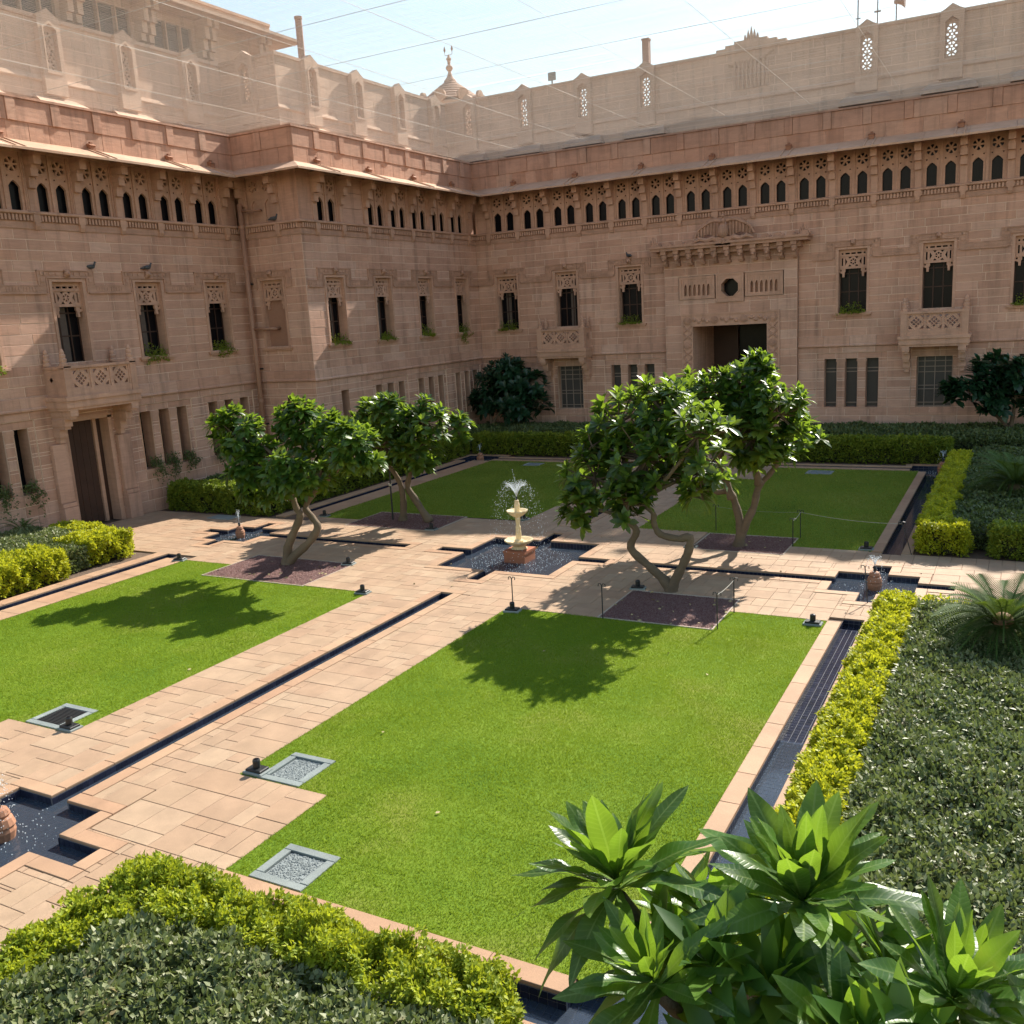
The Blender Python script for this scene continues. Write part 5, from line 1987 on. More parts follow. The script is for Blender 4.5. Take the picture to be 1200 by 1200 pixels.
def frangipani(label, base, limbs, clumps, nros, ll, mat, r0=.13, depth=.9, group='frangipani trees in the gravel beds', seed=1, low=.0):
    """limbs: lists of (x, z, radius factor); clumps: (x, z, radius) in the tree's own upright plane"""
    rg = np.random.default_rng(seed)
    bx, by = base
    t = thing('frangipani_tree', label, 'tree', (bx, by, 0), 0, group)
    mb = MB()
    tips = []
    for li, limb in enumerate(limbs):
        dy = rg.uniform(-.35, .35)
        m = len(limb)
        pts = [(x - bx, dy * (k / m) ** 1.3 * 2.0, z) for k, (x, z) in enumerate(limb)]
        pts = smooth_path(pts)
        rr = [r0 * (1 - .55 * (k / (len(pts) - 1))) * (1.35 - .35 * min(1, pts[k].z / .35)) * (1 + .09 * math.sin(k * 2.1) + .05 * math.sin(k * 5.3)) for k in range(len(pts))]
        mb.tube(pts, rr, 9)
        tips.append(pts[-1])
        tips.append(pts[int(len(pts) * .75)])
    mb.build('trunk', M['bark'], t, smooth=True)
    # crown: clumps get a depth of their own, rosettes sit near their outer shell
    wts = np.array([c[2] ** 2 for c in clumps])
    wts = wts / wts.sum()
    C = np.array([(x - bx, rg.uniform(-depth, depth), z) for x, z, r in clumps])
    R = np.array([r for x, z, r in clumps])
    br = MB()
    for c, r in zip(C, R):
        p = min(tips, key=lambda q: (q - Vector(c)).length)
        mid = (p + Vector(c)) / 2 + Vector(rg.uniform(-.12, .12, 3))
        br.tube(smooth_path([p, mid, Vector(c)], 3), [r0 * .42, r0 * .4, r0 * .38, r0 * .36, r0 * .32, r0 * .3, r0 * .28], 6)
    idx = rg.choice(len(C), nros, p=wts)
    v = unit(rg.normal(size=(nros, 3)) * np.array([1, 1, .95]) + np.array([0, 0, .25]))
    rad = R[idx] * rg.uniform(.55, .98, nros)
    Q = C[idx] + v * rad[:, None]
    Q[:, 2] = np.maximum(Q[:, 2], low)
    for k in range(0, nros):
        c = Vector(C[idx[k]])
        br.tube([c, c + (Vector(Q[k]) - c) * .55 + Vector((0, 0, -.05)), Vector(Q[k])], [.028, .022, .018], 4, cap=False)
    br.build('branches', M['bark'], t, smooth=True)
    per = 15
    O, D, U, Ln, Wd, dr, rn = [], [], [], [], [], [], []
    ax = unit(v * .55 + np.array([0, 0, .75]) + rg.normal(size=(nros, 3)) * .15)
    for j in range(per):
        f = (j + rg.random(nros) * .7) / per
        az = j * 2.399 + rg.uniform(-.3, .3, nros) + rg.uniform(0, 6.28, 1)
        e1 = unit(np.cross(ax, np.array([.3, .9, .1])))
        e2 = np.cross(ax, e1)
        el = np.radians(72 - 92 * f)[:, None]
        rd = np.cos(az)[:, None] * e1 + np.sin(az)[:, None] * e2
        d = np.cos(el) * rd + np.sin(el) * ax
        O.append(Q + ax * (.05 * (1 - f))[:, None])
        D.append(d)
        U.append(ax)
        ln = ll * (.62 + .45 * np.sqrt(f)) * rg.uniform(.8, 1.15, nros)
        Ln.append(ln)
        Wd.append(ln * rg.uniform(.165, .21, nros))
        dr.append(rg.uniform(.0, .22, nros) + .10 * f)
        rn.append(np.clip(1.0 - f * 1.05 + rg.normal(size=nros) * .16 + .25 * (v[:, 2] > .3), 0, .999))  # shading put into colour: outer leaves darker, upper rosettes lighter as if sunlit
    cat_ = np.concatenate
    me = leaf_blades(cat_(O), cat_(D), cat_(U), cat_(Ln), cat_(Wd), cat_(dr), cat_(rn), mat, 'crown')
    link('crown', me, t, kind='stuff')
    return t


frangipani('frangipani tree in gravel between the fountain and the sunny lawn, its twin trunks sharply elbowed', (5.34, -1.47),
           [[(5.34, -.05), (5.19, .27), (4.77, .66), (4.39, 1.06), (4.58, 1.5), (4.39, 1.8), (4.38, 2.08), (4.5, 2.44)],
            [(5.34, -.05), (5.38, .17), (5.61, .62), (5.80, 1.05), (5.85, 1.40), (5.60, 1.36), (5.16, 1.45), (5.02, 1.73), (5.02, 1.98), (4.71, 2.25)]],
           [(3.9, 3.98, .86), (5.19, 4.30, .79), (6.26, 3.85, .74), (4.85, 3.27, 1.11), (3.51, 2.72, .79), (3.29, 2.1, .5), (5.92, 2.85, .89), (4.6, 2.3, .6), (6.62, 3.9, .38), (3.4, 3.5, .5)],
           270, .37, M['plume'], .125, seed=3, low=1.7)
frangipani('frangipani tree in gravel beside the shaded lawn, tallest crown reaching over the portal', (5.71, 3.21),
           [[(5.71, -.05), (5.76, .57), (5.6, 1.22), (5.41, 1.53), (4.99, 1.50), (4.9, 2.1)], [(5.71, -.05), (5.88, .58), (6.12, 1.12), (6.24, 1.68), (6.54, 2.05), (6.82, 2.46)],
            [(5.55, 1.35), (5.38, 1.82), (5.22, 2.3)], [(6.3, 1.8), (6.25, 2.09), (6.13, 2.5)]],
           [(5.03, 4.08, .9), (6.09, 4.5, .81), (6.21, 4.95, .38), (7.0, 3.84, .82), (6.32, 3.2, 1.0), (7.22, 3.0, .57), (5.38, 3.38, .9), (6.66, 2.65, .6), (4.18, 4.2, .72), (4.1, 3.3, .7)],
           285, .38, M['plume'], .135, seed=5, low=1.9)
frangipani('frangipani tree near the left pool with a crown hanging low over its trunks', (-6.09, -2.19),
           [[(-6.09, -.05), (-5.96, .5), (-5.63, 1.02), (-5.32, 1.49), (-5.41, 1.73), (-5.52, 2.32), (-5.56, 2.93)], [(-6.05, 0), (-5.94, .17), (-5.31, .64), (-4.96, 1.11), (-5.21, 1.4), (-5.48, 1.68), (-4.98, 2.22), (-4.04, 2.97)]],
           [(-7.03, 3.8, .74), (-5.57, 3.95, .78), (-4.41, 3.56, .8), (-3.3, 3.46, .7), (-2.7, 3.1, .3), (-6.54, 2.85, .88), (-4.99, 2.8, .74), (-6.98, 2.3, .5), (-5.9, 2.2, .35), (-7.51, 4.0, .45), (-4.08, 2.8, .4)],
           270, .38, M['plume'], .14, seed=8, low=1.5)
frangipani('frangipani tree propped on a slanting leg and a stake beside the far left lawn', (-6.07, 3.72),
           [[(-6.07, -.05), (-5.94, .61), (-5.92, 1.23), (-6.08, 1.73), (-6.46, 2.22)], [(-4.96, 0), (-5.53, .83), (-5.75, 1.18), (-5.63, 1.66), (-5.51, 2.24), (-5.01, 2.83)]],
           [(-6.86, 3.5, .82), (-5.62, 3.6, .8), (-4.44, 3.5, .73), (-7.48, 2.8, .65), (-6.06, 2.75, .9), (-4.86, 2.6, .8), (-4.14, 3.1, .5), (-5.27, 2.0, .43), (-7.01, 2.2, .44), (-7.8, 3.2, .41)],
           250, .38, M['plume'], .13, seed=11, low=1.5)
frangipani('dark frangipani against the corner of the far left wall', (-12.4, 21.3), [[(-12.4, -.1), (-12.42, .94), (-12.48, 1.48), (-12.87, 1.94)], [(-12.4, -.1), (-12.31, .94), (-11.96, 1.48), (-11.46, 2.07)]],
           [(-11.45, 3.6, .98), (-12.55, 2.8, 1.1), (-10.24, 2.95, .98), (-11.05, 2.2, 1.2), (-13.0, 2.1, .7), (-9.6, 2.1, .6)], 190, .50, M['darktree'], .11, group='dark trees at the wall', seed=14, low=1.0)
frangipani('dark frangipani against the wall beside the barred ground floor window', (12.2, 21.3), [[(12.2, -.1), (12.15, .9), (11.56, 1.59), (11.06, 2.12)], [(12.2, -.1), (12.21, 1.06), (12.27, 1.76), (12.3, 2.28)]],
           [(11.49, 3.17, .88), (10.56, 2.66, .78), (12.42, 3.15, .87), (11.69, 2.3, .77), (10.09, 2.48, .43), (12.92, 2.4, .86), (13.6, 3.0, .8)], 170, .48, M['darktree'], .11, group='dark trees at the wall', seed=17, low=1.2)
st = thing('tree_stake', 'thin dark stake beside the propped frangipani', 'stake', (-6.49, 3.72, 0))
MB().tube([(0, 0, 0), (.03, 0, 1.9)], .03, 6).build('pole', M['iron'], st)
MB().lathe([(.05, 1.2), (.05, 1.28)], 8).build('tie', M['rope'], st)


# ---- cycads
def frond_mesh(Lf, arch, n=34):
    V, F, r = [], [], []
    for i in range(n + 1):
        t = .10 + .90 * i / n
        x = Lf * t * (1 - .12 * t)
        z = Lf * (.55 * t - arch * t * t)
        w = .17 * math.sin(math.pi * min(1, t * 1.02)) ** .6 * Lf * .9
        for s in (-1, 1):
            b = len(V)
            tip = (x + w * .55, s * w, z + .25 * w)
            V += [(x - .012, 0, z), (x + .014, 0, z), tip]
            F.append((b, b + 1, b + 2))
            r.append(NR.random())
    for i in range(12):
        t0, t1 = i / 12, (i + 1) / 12
        b = len(V)
        for t in (t0, t1):
            x = Lf * t * (1 - .12 * t)
            z = Lf * (.55 * t - arch * t * t)
            V += [(x, -.012, z), (x, .012, z)]
        F += [(b, b + 1, b + 3), (b, b + 3, b + 2)]
        r += [.9, .9]
    return np_mesh('frond', np.array(V), np.array(F), M['cycad'], rnd=np.array(r))


FR = [frond_mesh(1.35, a) for a in (.45, .75, 1.0, 1.2)]


def cycad(label, loc, sc, n=44, cone=True, seed=1):
    rg = random.Random(seed)
    t = thing('cycad', label, 'cycad', loc, 0, 'cycads in the beds')
    MB().lathe([(.20, -.6), (.22, -.1), (.2, .05), (.12, .12)], 10).build('stem', M['bark'], t)
    for k in range(n):
        f = k / n
        i = min(3, int(f * 4 + rg.uniform(-.4, .4)))
        o = link('frond', FR[max(0, i)], t, loc=(0, 0, .05), rot=(rg.uniform(-.15, .15), -math.radians(35) * (1 - f) + rg.uniform(-.12, .12) + .1 * f, k * 2.399 + rg.uniform(-.2, .2)))
        s = sc * rg.uniform(.85, 1.1) * (.85 + .2 * f)
        o.scale = (s, s, s)
    if cone:
        MB().ball((0, 0, .2), .17, 10, 7, (1, 1, .9)).build('seed_cone', M['terracotta'], t, smooth=True)
    return t


cycad('big cycad with a brown cone in the sunny shrub bed', (12.45, -5.0, .95), 1.12, 84, True, 2)
cycad('dark cycad in the shaded bed beside the yellow hedge', (12.5, 9.0, .85), 1.35, 64, False, 3)
cycad('small cycad against the left wall by the slit windows', (-16.4, -3.3, .55), .7, 26, False, 4)


# ---- foreground frangipani: every leaf a part
def fg_leaf_mat():
    m, nt, out = new_mat('foreground_leaf')
    b = N(nt, 'ShaderNodeBsdfPrincipled', Roughness=.36)
    b.inputs['Specular IOR Level'].default_value = .5
    tc = N(nt, 'ShaderNodeTexCoord')
    sp = N(nt, 'ShaderNodeSeparateXYZ')
    L(nt, tc.outputs['Object'], sp.inputs[0])
    ay = mathn(nt, 'ABSOLUTE', sp.outputs[1])
    oi = N(nt, 'ShaderNodeObjectInfo')
    vein = mathn(nt, 'SINE', mathn(nt, 'MULTIPLY', mathn(nt, 'SUBTRACT', sp.outputs[0], mathn(nt, 'MULTIPLY', ay, .55)), 118.0))
    vein = mathn(nt, 'POWER', mathn(nt, 'MULTIPLY_ADD', vein, .5, .5), 6.0)
    rib = mathn(nt, 'LESS_THAN', ay, .008)
    noi = N(nt, 'ShaderNodeTexNoise', Scale=6.0, Detail=4.0)
    L(nt, tc.outputs['Object'], noi.inputs['Vector'])
    f = mathn(nt, 'ADD', mathn(nt, 'MULTIPLY', oi.outputs['Random'], .7), mathn(nt, 'MULTIPLY', noi.outputs['Fac'], .35))
    c = ramp(nt, f, [(.05, (.018, .055, .012)), (.35, (.032, .09, .016)), (.6, (.06, .145, .022)), (.85, (.13, .23, .03)), (.99, (.30, .26, .04))])
    c2 = mixc(nt, mathn(nt, 'MULTIPLY', mathn(nt, 'MAXIMUM', mathn(nt, 'MULTIPLY', vein, .35), rib), .6), c, (.22, .30, .09))
    L(nt, c2, b.inputs['Base Color'])
    bp = N(nt, 'ShaderNodeBump', Strength=.10, Distance=.01)
    L(nt, mathn(nt, 'SUBTRACT', 1.0, vein), bp.inputs['Height'])
    L(nt, bp.outputs[0], b.inputs['Normal'])
    t = N(nt, 'ShaderNodeBsdfTranslucent')
    L(nt, mixc(nt, .7, c2, (.33, .52, .03)), t.inputs[0])
    ms = N(nt, 'ShaderNodeMixShader', Fac=.42)
    L(nt, b.outputs[0], ms.inputs[1])
    L(nt, t.outputs[0], ms.inputs[2])
    L(nt, ms.outputs[0], out.inputs[0])
    return m


FGM = fg_leaf_mat()


def fg_leaf(droop, wave, seed):
    rg = random.Random(seed)
    nt_, V, F = 14, [], []
    for i in range(nt_ + 1):
        t = i / nt_
        w = .120 * (math.sin(math.pi * t ** 1.25) ** .8 if 0 < t < 1 else 0) + (.014 if t < .14 else 0)
        z = .10 * t - droop * t * t
        for s in (-1, -.5, 0, .5, 1):
            y = s * w
            V.append((t, y, z + abs(s) * w * .13 + wave * math.sin(t * 11 + s + seed) * w * abs(s)))
    for i in range(nt_):
        for j in range(4):
            a = i * 5 + j
            F.append((a, a + 5, a + 6, a + 1))
    return np_mesh('leaf', np.array(V), np.array(F), FGM, smooth=True)


FGL = [fg_leaf(dr, wv, k) for k, (dr, wv) in enumerate(((.02, .22), (.14, .30), (.30, .22), (.46, .34)))]
fgt = thing('frangipani_tree', 'foreground frangipani with large veined leaves', 'tree', (11.85, -17.9, 0))
FGB = Vector(fgt.location)
ROS = [((11.02, -18.72, 4.08), .54, 36, (-.25, .0, 1)), ((11.84, -18.70, 4.20), .56, 40, (.1, -.15, 1)), ((12.43, -18.94, 4.10), .48, 36, (.2, -.05, 1)),
       ((11.36, -19.15, 3.98), .42, 26, (-.35, -.3, 1)), ((11.50, -18.60, 3.84), .48, 26, (-.15, .15, 1)), ((12.76, -18.95, 4.00), .42, 26, (.45, 0, 1)),
       ((12.08, -19.10, 3.92), .44, 26, (.15, -.4, 1)), ((11.2, -18.35, 3.62), .46, 22, (-.4, .3, 1)), ((12.45, -18.35, 3.66), .46, 24, (.25, .4, 1)), ((11.72, -19.25, 3.72), .44, 22, (-.1, -.5, 1)),
       ((12.45, -19.35, 3.90), .40, 22, (.3, -.3, 1)), ((11.55, -19.0, 4.0), .38, 20, (-.2, -.2, 1)),
       ((11.78, -18.95, 3.92), .44, 22, (-.1, -.2, 1)), ((12.18, -18.75, 3.95), .46, 24, (.2, .1, 1)), ((12.28, -19.2, 3.98), .42, 22, (.2, -.3, 1)), ((11.95, -18.4, 3.72), .48, 22, (0, .4, 1)), ((11.3, -18.8, 3.78), .46, 22, (-.4, 0, 1))]
rf = random.Random(23)
mb = MB()
stem = [Vector((0, 0, 0)), Vector((.05, .0, 1.0)), Vector((-.02, -.1, 2.0)), Vector((0, -.25, 2.7))]
mb.tube(smooth_path(stem), .09, 9)
mb.build('trunk', M['bark'], fgt, smooth=True)
nleaf, extra = 0, []
for c, ll, n, axv in ROS:
    c = Vector(c) - FGB
    mb = MB()
    mid = Vector((c.x * .55, c.y * .6, 3.25))
    mb.tube(smooth_path([stem[-1], mid, c + Vector((0, 0, -.02))]), [.05 - .0028 * k for k in range(9)], 7)
    mb.build('branch', M['bark'], fgt, smooth=True)
    ax = Vector(axv).normalized()
    q = ax.to_track_quat('Z', 'X').to_matrix()
    n = int(n * 1.2)
    for j in range(n):
        f = (j + .5) / n
        az = j * 2.399 + rf.uniform(-.5, .5)
        el = math.radians(70 - 72 * f + rf.uniform(-17, 17))
        d = q @ Vector((math.cos(az) * math.cos(el), math.sin(az) * math.cos(el), math.sin(el)))
        up = (ax - d * ax.dot(d)).normalized()
        s = up.cross(d)
        roll = rf.uniform(-.35, .35)
        up2 = up * math.cos(roll) + s * math.sin(roll)
        s2 = up2.cross(d)
        ln = ll * (.72 + .33 * math.sqrt(f)) * rf.uniform(.72, 1.12)
        nleaf += 1
        if nleaf > 300:                                          # past 300 leaves the rest are one mesh
            extra.append((c + ax * .07 * (1 - f), d, up2, ln))
            continue
        o = link('leaf', FGL[min(3, max(0, int(f * 3.2 + rf.uniform(-.5, .8))))], fgt)
        R = Matrix((d, s2, up2)).transposed().to_4x4()
        wd = rf.uniform(.8, 1.1)
        o.matrix_local = Matrix.Translation(c + ax * .07 * (1 - f)) @ R @ Matrix.Diagonal((ln, ln * wd, ln, 1))

ne = len(extra)
link('leaf', leaf_blades(np.array([tuple(e[0]) for e in extra]), np.array([tuple(e[1]) for e in extra]), np.array([tuple(e[2]) for e in extra]), np.array([e[3] for e in extra]),
                         np.array([e[3] * .13 for e in extra]), NR.uniform(.02, .35, ne), NR.random(ne) * .95, leaf_mat('foreground_lower_leaf', [(.018, .055, .012), (.032, .09, .016), (.06, .145, .022), (.12, .22, .03)], rough=.36, trans=.42, tcol=(.33, .52, .03)), 'leaf'), fgt, kind='stuff')

# ---- plants growing in the window sills and slits
def window_plant(label, loc, rz, w, hgt, hang, mat, n, group):
    t = thing('window_plant', label, 'plant', loc, rz, group)
    P, D = [], []
    m = n // 2
    P.append(np.stack([NR.uniform(-w, w, m), NR.uniform(-.12, .16, m), hgt * NR.random(m) ** 1.3 * (1 - .6 * np.abs(NR.uniform(-1, 1, m)))], 1))
    D.append(NR.normal(size=(m, 3)) + np.array([0, -.2, .7]))
    if hang > 0:
        k = 9
        for i in range(k):
            x = NR.uniform(-w, w)
            ln = hang * NR.uniform(.3, 1)
            q = n // 2 // k
            tt = NR.random(q)
            P.append(np.stack([x + .12 * np.sin(tt * 4 + i) + NR.normal(size=q) * .05, -.16 - .05 * tt + NR.normal(size=q) * .04, -ln * tt + .05], 1))
            D.append(NR.normal(size=(q, 3)) + np.array([0, -.5, -.5]))
    P, D = np.concatenate(P), np.concatenate(D)
    k = len(P)
    link('foliage', leaf_cloud(P, D, .10 * NR.uniform(.6, 1.3, k), .026 * NR.uniform(.7, 1.2, k), mat=mat, name='foliage'), t, kind='stuff')
    mb = MB()
    for i in range(7):
        x = NR.uniform(-w, w)
        mb.tube([(x, .05, 0), (x + NR.uniform(-.1, .1), NR.uniform(-.1, .1), hgt * NR.uniform(.5, .9))], .008, 4)
    mb.build('stems', M['stem'], t)


R90 = math.pi / 2
for c, lab in ((LWIN[3], 'trailing plant in the upper window next to the left balcony'), (LWIN[4], 'leafy plant in the upper left window beside the drainpipe'), (LWIN[1], 'plant in the upper left window before the balcony')):
    window_plant(lab, (XL - .05, c, 5.95), R90, .5, .5, .35, M['hedge'], 420, 'plants in the upper windows')
for k, c in enumerate(KWIN):
    window_plant(['green plant in the corner block window nearest its corner edge', 'low round plant in the second window of the corner block', 'tall leafy plant in the third window of the corner block', 'plant with long hanging roots in the corner block window next to the portal wing'][k],
                 (XK - .05, c, 5.95), R90, .5, (.42, .36, .6, .5)[k], (.12, .1, .1, .7)[k], M['hedge'], 420, 'plants in the upper windows')
for c, lab in ((BWIN[0], 'feathery plant in the first window of the portal wing'), (BWIN[2], 'spreading plant in the window left of the portal'), (BWIN[3], 'low plant in the window right of the portal'), (BWIN[5], 'plant in the window past the right balcony')):
    window_plant(lab, (c, YB - .02, 5.95), 0, .5, .5, .08, M['hedge'], 400, 'plants in the upper windows')
for y, h, lab in ((LWIN[1] + .91, .9, 'creeper hanging from the slit window beside the garden door'), (LWIN[1] - .1, 1.0, 'creeper hanging from the middle slit window before the garden door'),
                  (LWIN[3] - .75, .8, 'creeper hanging under the first slit window past the garden door'), (LWIN[3] + .1, .85, 'creeper hanging under the middle slit window past the garden door'), (LWIN[3] + .95, .5, 'short creeper under the third slit window past the garden door'), (LWIN[4] - .9, .5, 'short creeper under the slit window before the drainpipe')):
    window_plant(lab, (XL + .06, y, 1.72), R90, .28, .45, h, M['farshrub'], 420, 'creepers under the slit windows')

# fallen leaves and petals
P = np.concatenate([np.stack([NR.uniform(a, b, k), NR.uniform(c, d, k), np.full(k, .03)], 1) for (a, b, c, d), k in ((BEDS[0], 22), (BEDS[1], 22), (BEDS[2], 12), (BEDS[3], 14), ((2.3, 9, -14, -4), 7), ((-9, -2, -12, -4), 4), ((-3, 8, -3, 4), 26))])
D_ = NR.normal(size=(len(P), 3)) * np.array([1, 1, .12])
link('fallen_leaves', leaf_cloud(P, D_, .11 * NR.uniform(.5, 1.2, len(P)), .028, mat=plain('dry_leaf', (.34, .27, .13), rough=.8, var=.4), name='fallen_leaves'), None, label='dry leaves scattered on gravel, lawn and paving', cat='leaves', kind='stuff')
# ------------------------------------------------------------------ fountains
FX, FY = .12, .60
ft_ = thing('fountain', 'two-tiered cream stone fountain on a red block in the central pool', 'fountain', (FX, FY, -.34))
MB().box(-.33, .33, -.33, .33, 0, .50).box(-.35, .35, -.35, .35, .46, .53).build('pedestal', M['redstone'], ft_)
mb = MB().lathe([(.10, .53), (.24, .55), (.20, .58), (.16, .62), (.30, .70), (.38, .75), (.41, .79), (.41, .81), (.37, .80), (.25, .74), (.05, .72)], 28, flute=.025)
lb_ = mb.build('lower_bowl', M['cream'], ft_)
mb = MB().lathe([(.13, .73), (.13, .78), (.075, .82), (.085, .95), (.07, 1.1), (.075, 1.18), (.05, 1.24), (.065, 1.35), (.075, 1.45), (.055, 1.48)], 14)
mb.build('baluster', M['cream'], ft_, smooth=False)
mb = MB().lathe([(.07, 1.46), (.15, 1.50), (.24, 1.57), (.30, 1.63), (.30, 1.66), (.26, 1.65), (.16, 1.60), (.03, 1.58)], 26, flute=.03)
ub_ = mb.build('upper_bowl', M['cream'], ft_)
mb = MB().lathe([(.09, 1.6), (.075, 1.65), (.08, 1.82), (.06, 1.9), (.065, 1.94), (.03, 1.96)], 12)
mb.build('spout', M['cream'], ft_)
MB().lathe([(.025, 1.95), (.03, 2.0), (.018, 2.05)], 8).build('nozzle', M['black'], ft_)


def drops(P, s):
    n = len(P)
    base = np.array([(1, 0, 0), (-1, 0, 0), (0, 1, 0), (0, -1, 0), (0, 0, 1.5), (0, 0, -1.5)], float)
    V = base[None] * (s * NR.uniform(.5, 1.3, n))[:, None, None] + P[:, None]
    f = np.array([(0, 2, 4), (2, 1, 4), (1, 3, 4), (3, 0, 4), (2, 0, 5), (1, 2, 5), (3, 1, 5), (0, 3, 5)])
    return V.reshape(-1, 3), (f[None] + 6 * np.arange(n)[:, None, None]).reshape(-1, 3)


def spray(label, loc, v0, r, zdrop, n, s, rays=16, jet=0):
    """drops along real ballistic paths"""
    g = 9.81
    az = NR.uniform(0, 2 * np.pi, n)
    vr = r * NR.uniform(.75, 1.15, n)
    vz = v0 * NR.uniform(.85, 1.05, n)
    T = (vz + np.sqrt(vz ** 2 + 2 * g * zdrop)) / g
    t = T * NR.random(n) ** .9
    P = np.stack([vr * t * np.cos(az), vr * t * np.sin(az), vz * t - g * t * t / 2], 1) + NR.normal(size=(n, 3)) * .006
    if jet:
        k = 40
        tt = NR.random(k)
        P = np.concatenate([P, np.stack([NR.normal(size=k) * .012 - .08 * tt ** 2, NR.normal(size=k) * .012, jet * tt], 1)])
    V, F = drops(P, s)
    mb = MB()
    for k in range(rays):
        a = 2 * math.pi * (k + rng.random() * .5) / rays
        q = r * rng.uniform(.85, 1.1)
        vv = v0 * rng.uniform(.9, 1.0)
        te = vv / g * 1.15
        pts = [(q * u * te * math.cos(a), q * u * te * math.sin(a), vv * u * te - g * (u * te) ** 2 / 2) for u in [i / 7 for i in range(8)]]
        mb.tube(pts, [s * .9 * (1 - .1 * i) for i in range(8)], 4)
    b = len(V)
    V = np.concatenate([V, np.array(mb.v)]) if mb.v else V
    F2 = [t3 for f in mb.f for t3 in ([(f[0], f[i], f[i + 1]) for i in range(1, len(f) - 1)])]
    if F2:
        F = np.concatenate([F, np.array(F2) + b])
    me = np_mesh('water_spray', V, F, M['drop'])
    link('water_spray', me, None, loc=loc, label=label, cat='water', kind='stuff')


spray('umbrella of water drops falling from the two-tiered fountain', (FX, FY, 1.71), 2.85, .95, 1.8, 1500, .0065, 34, .78)
# droplets and foam dancing on the pool round the fountain
n = 520
a, rr = NR.uniform(0, 2 * np.pi, n), .45 + 1.0 * NR.random(n) ** .8
P = np.stack([np.clip(FX + rr * np.cos(a), -1.6, 1.84), np.clip(FY + rr * np.sin(a), -1.1, 2.3), -.148 + .06 * NR.random(n) ** 3], 1)
V, F = drops(P, .0085)
link('pool_splash', np_mesh('pool_splash', V, F, M['drop']), None, label='splashes jumping on the central pool', cat='water', kind='stuff')


def pot_fountain(label, x, y, z0, big=1.0, n=220, v=2.2, rad=.35):
    t = thing('pot_fountain', label, 'fountain', (x, y, z0), 0, 'small pot fountains')
    s = big
    mb = MB().lathe([(.10 * s, -.2), (.13 * s, .02), (.15 * s, .10 * s), (.14 * s, .14 * s), (.155 * s, .17 * s), (.13 * s, .25 * s), (.10 * s, .27 * s), (.115 * s, .30 * s), (.09 * s, .36 * s), (.05 * s, .38 * s)], 14)
    mb.build('pot', M['terracotta'], t)
    MB().lathe([(.03 * s, .37 * s), (.03 * s, .44 * s), (.05 * s, .45 * s), (.02 * s, .50 * s)], 8).build('nozzle', M['black'], t)
    spray(label.replace('terracotta pot fountain', 'thin water jet of the pot fountain'), (x, y, z0 + .5 * s), v, rad, .45, n, .007, 7)
    k = 110
    q = NR.uniform(0, 6.28, k)
    w = .2 + .6 * NR.random(k)
    V_, F_ = drops(np.stack([w * np.cos(q), w * np.sin(q), .002 + .04 * NR.random(k) ** 3], 1), .008)
    link('splash', np_mesh('splash', V_, F_, M['drop']), t, kind='stuff')


pot_fountain('terracotta pot fountain in the left pool before the garden door', -10.5, .5, -.12, 1.05, 130, 2.9, .16)
pot_fountain('terracotta pot fountain in the terrace pool beside the yellow hedge', 9.68, .5, -.12, 1.15, 240, 2.1, .5)
pot_fountain('terracotta pot fountain in the entry pool', .1, -15.22, -.13, 1.25, 240, 2.4, .4)
pot_fountain('terracotta pot fountain in the far right corner pool', 10.0, 16.7, -.19, 1.3, 150, 2.3, .35)
pot_fountain('terracotta pot fountain in the far left corner pool', -10.5, 16.75, -.19, 1.2, 120, 2.3, .3)


# ------------------------------------------------------------------ garden lamps, rope posts
def lamp(label, x, y, rz, tall=0):
    t = thing('garden_lamp', label, 'lamp', (x, y, .0), rz, 'garden lamps on the path edges')
    MB().cbox(-.19, .19, -.13, .13, -.02, .045, .01, '+z').build('base_plate', M['slate'], t, fix=False)
    MB().cbox(-.15, .15, -.10, .10, .045, .085, .01, '+z').build('ballast_box', M['black'], t, fix=False)
    mb = MB().lathe([(.055, .0), (.06, .03), (.06, .12), (.05, .14)], 12)
    mb.build('lamp_head', M['black'], t, loc=(0, 0, .085), smooth=False)
    MB().lathe([(.045, .138), (.02, .146)], 12).build('lens', M['pane'], t, loc=(0, 0, .085))


for i, (x, y, rz, lab) in enumerate([
        (2.37, -4.06, .1, 'black lamp at the sunny lawn corner under a hooked post'), (4.50, -1.52, .2, 'black lamp on the gravel corner below the elbowed tree'),
        (8.90, -2.85, 0, 'black lamp at the sunny lawn corner facing the terrace pool'), (9.05, 3.70, 0, 'black lamp at the shaded lawn corner by the side channel'),
        (4.48, 2.75, .1, 'black lamp on the gravel corner below the tall tree'), (-4.2, -1.72, .2, 'black lamp at the gravel corner below the wide left tree'),
        (-2.02, -3.95, .1, 'black lamp at the left lawn corner facing the fountain'), (-9.75, -2.85, .3, 'black lamp at the left lawn corner by the channel end'),
        (2.36, -12.48, 0, 'black lamp beside the gravel drain hatch'), (-2.03, -12.5, 0, 'black lamp beside the slotted black grate'),
        (-4.25, 2.72, .1, 'black lamp on the gravel corner below the propped tree'), (-1.95, 4.85, 0, 'black lamp at the far left lawn corner behind the fountain'), (-9.4, 3.6, 0, 'black lamp at the far left lawn corner by the hedge channel')]):
    lamp(lab, x, y, rz)


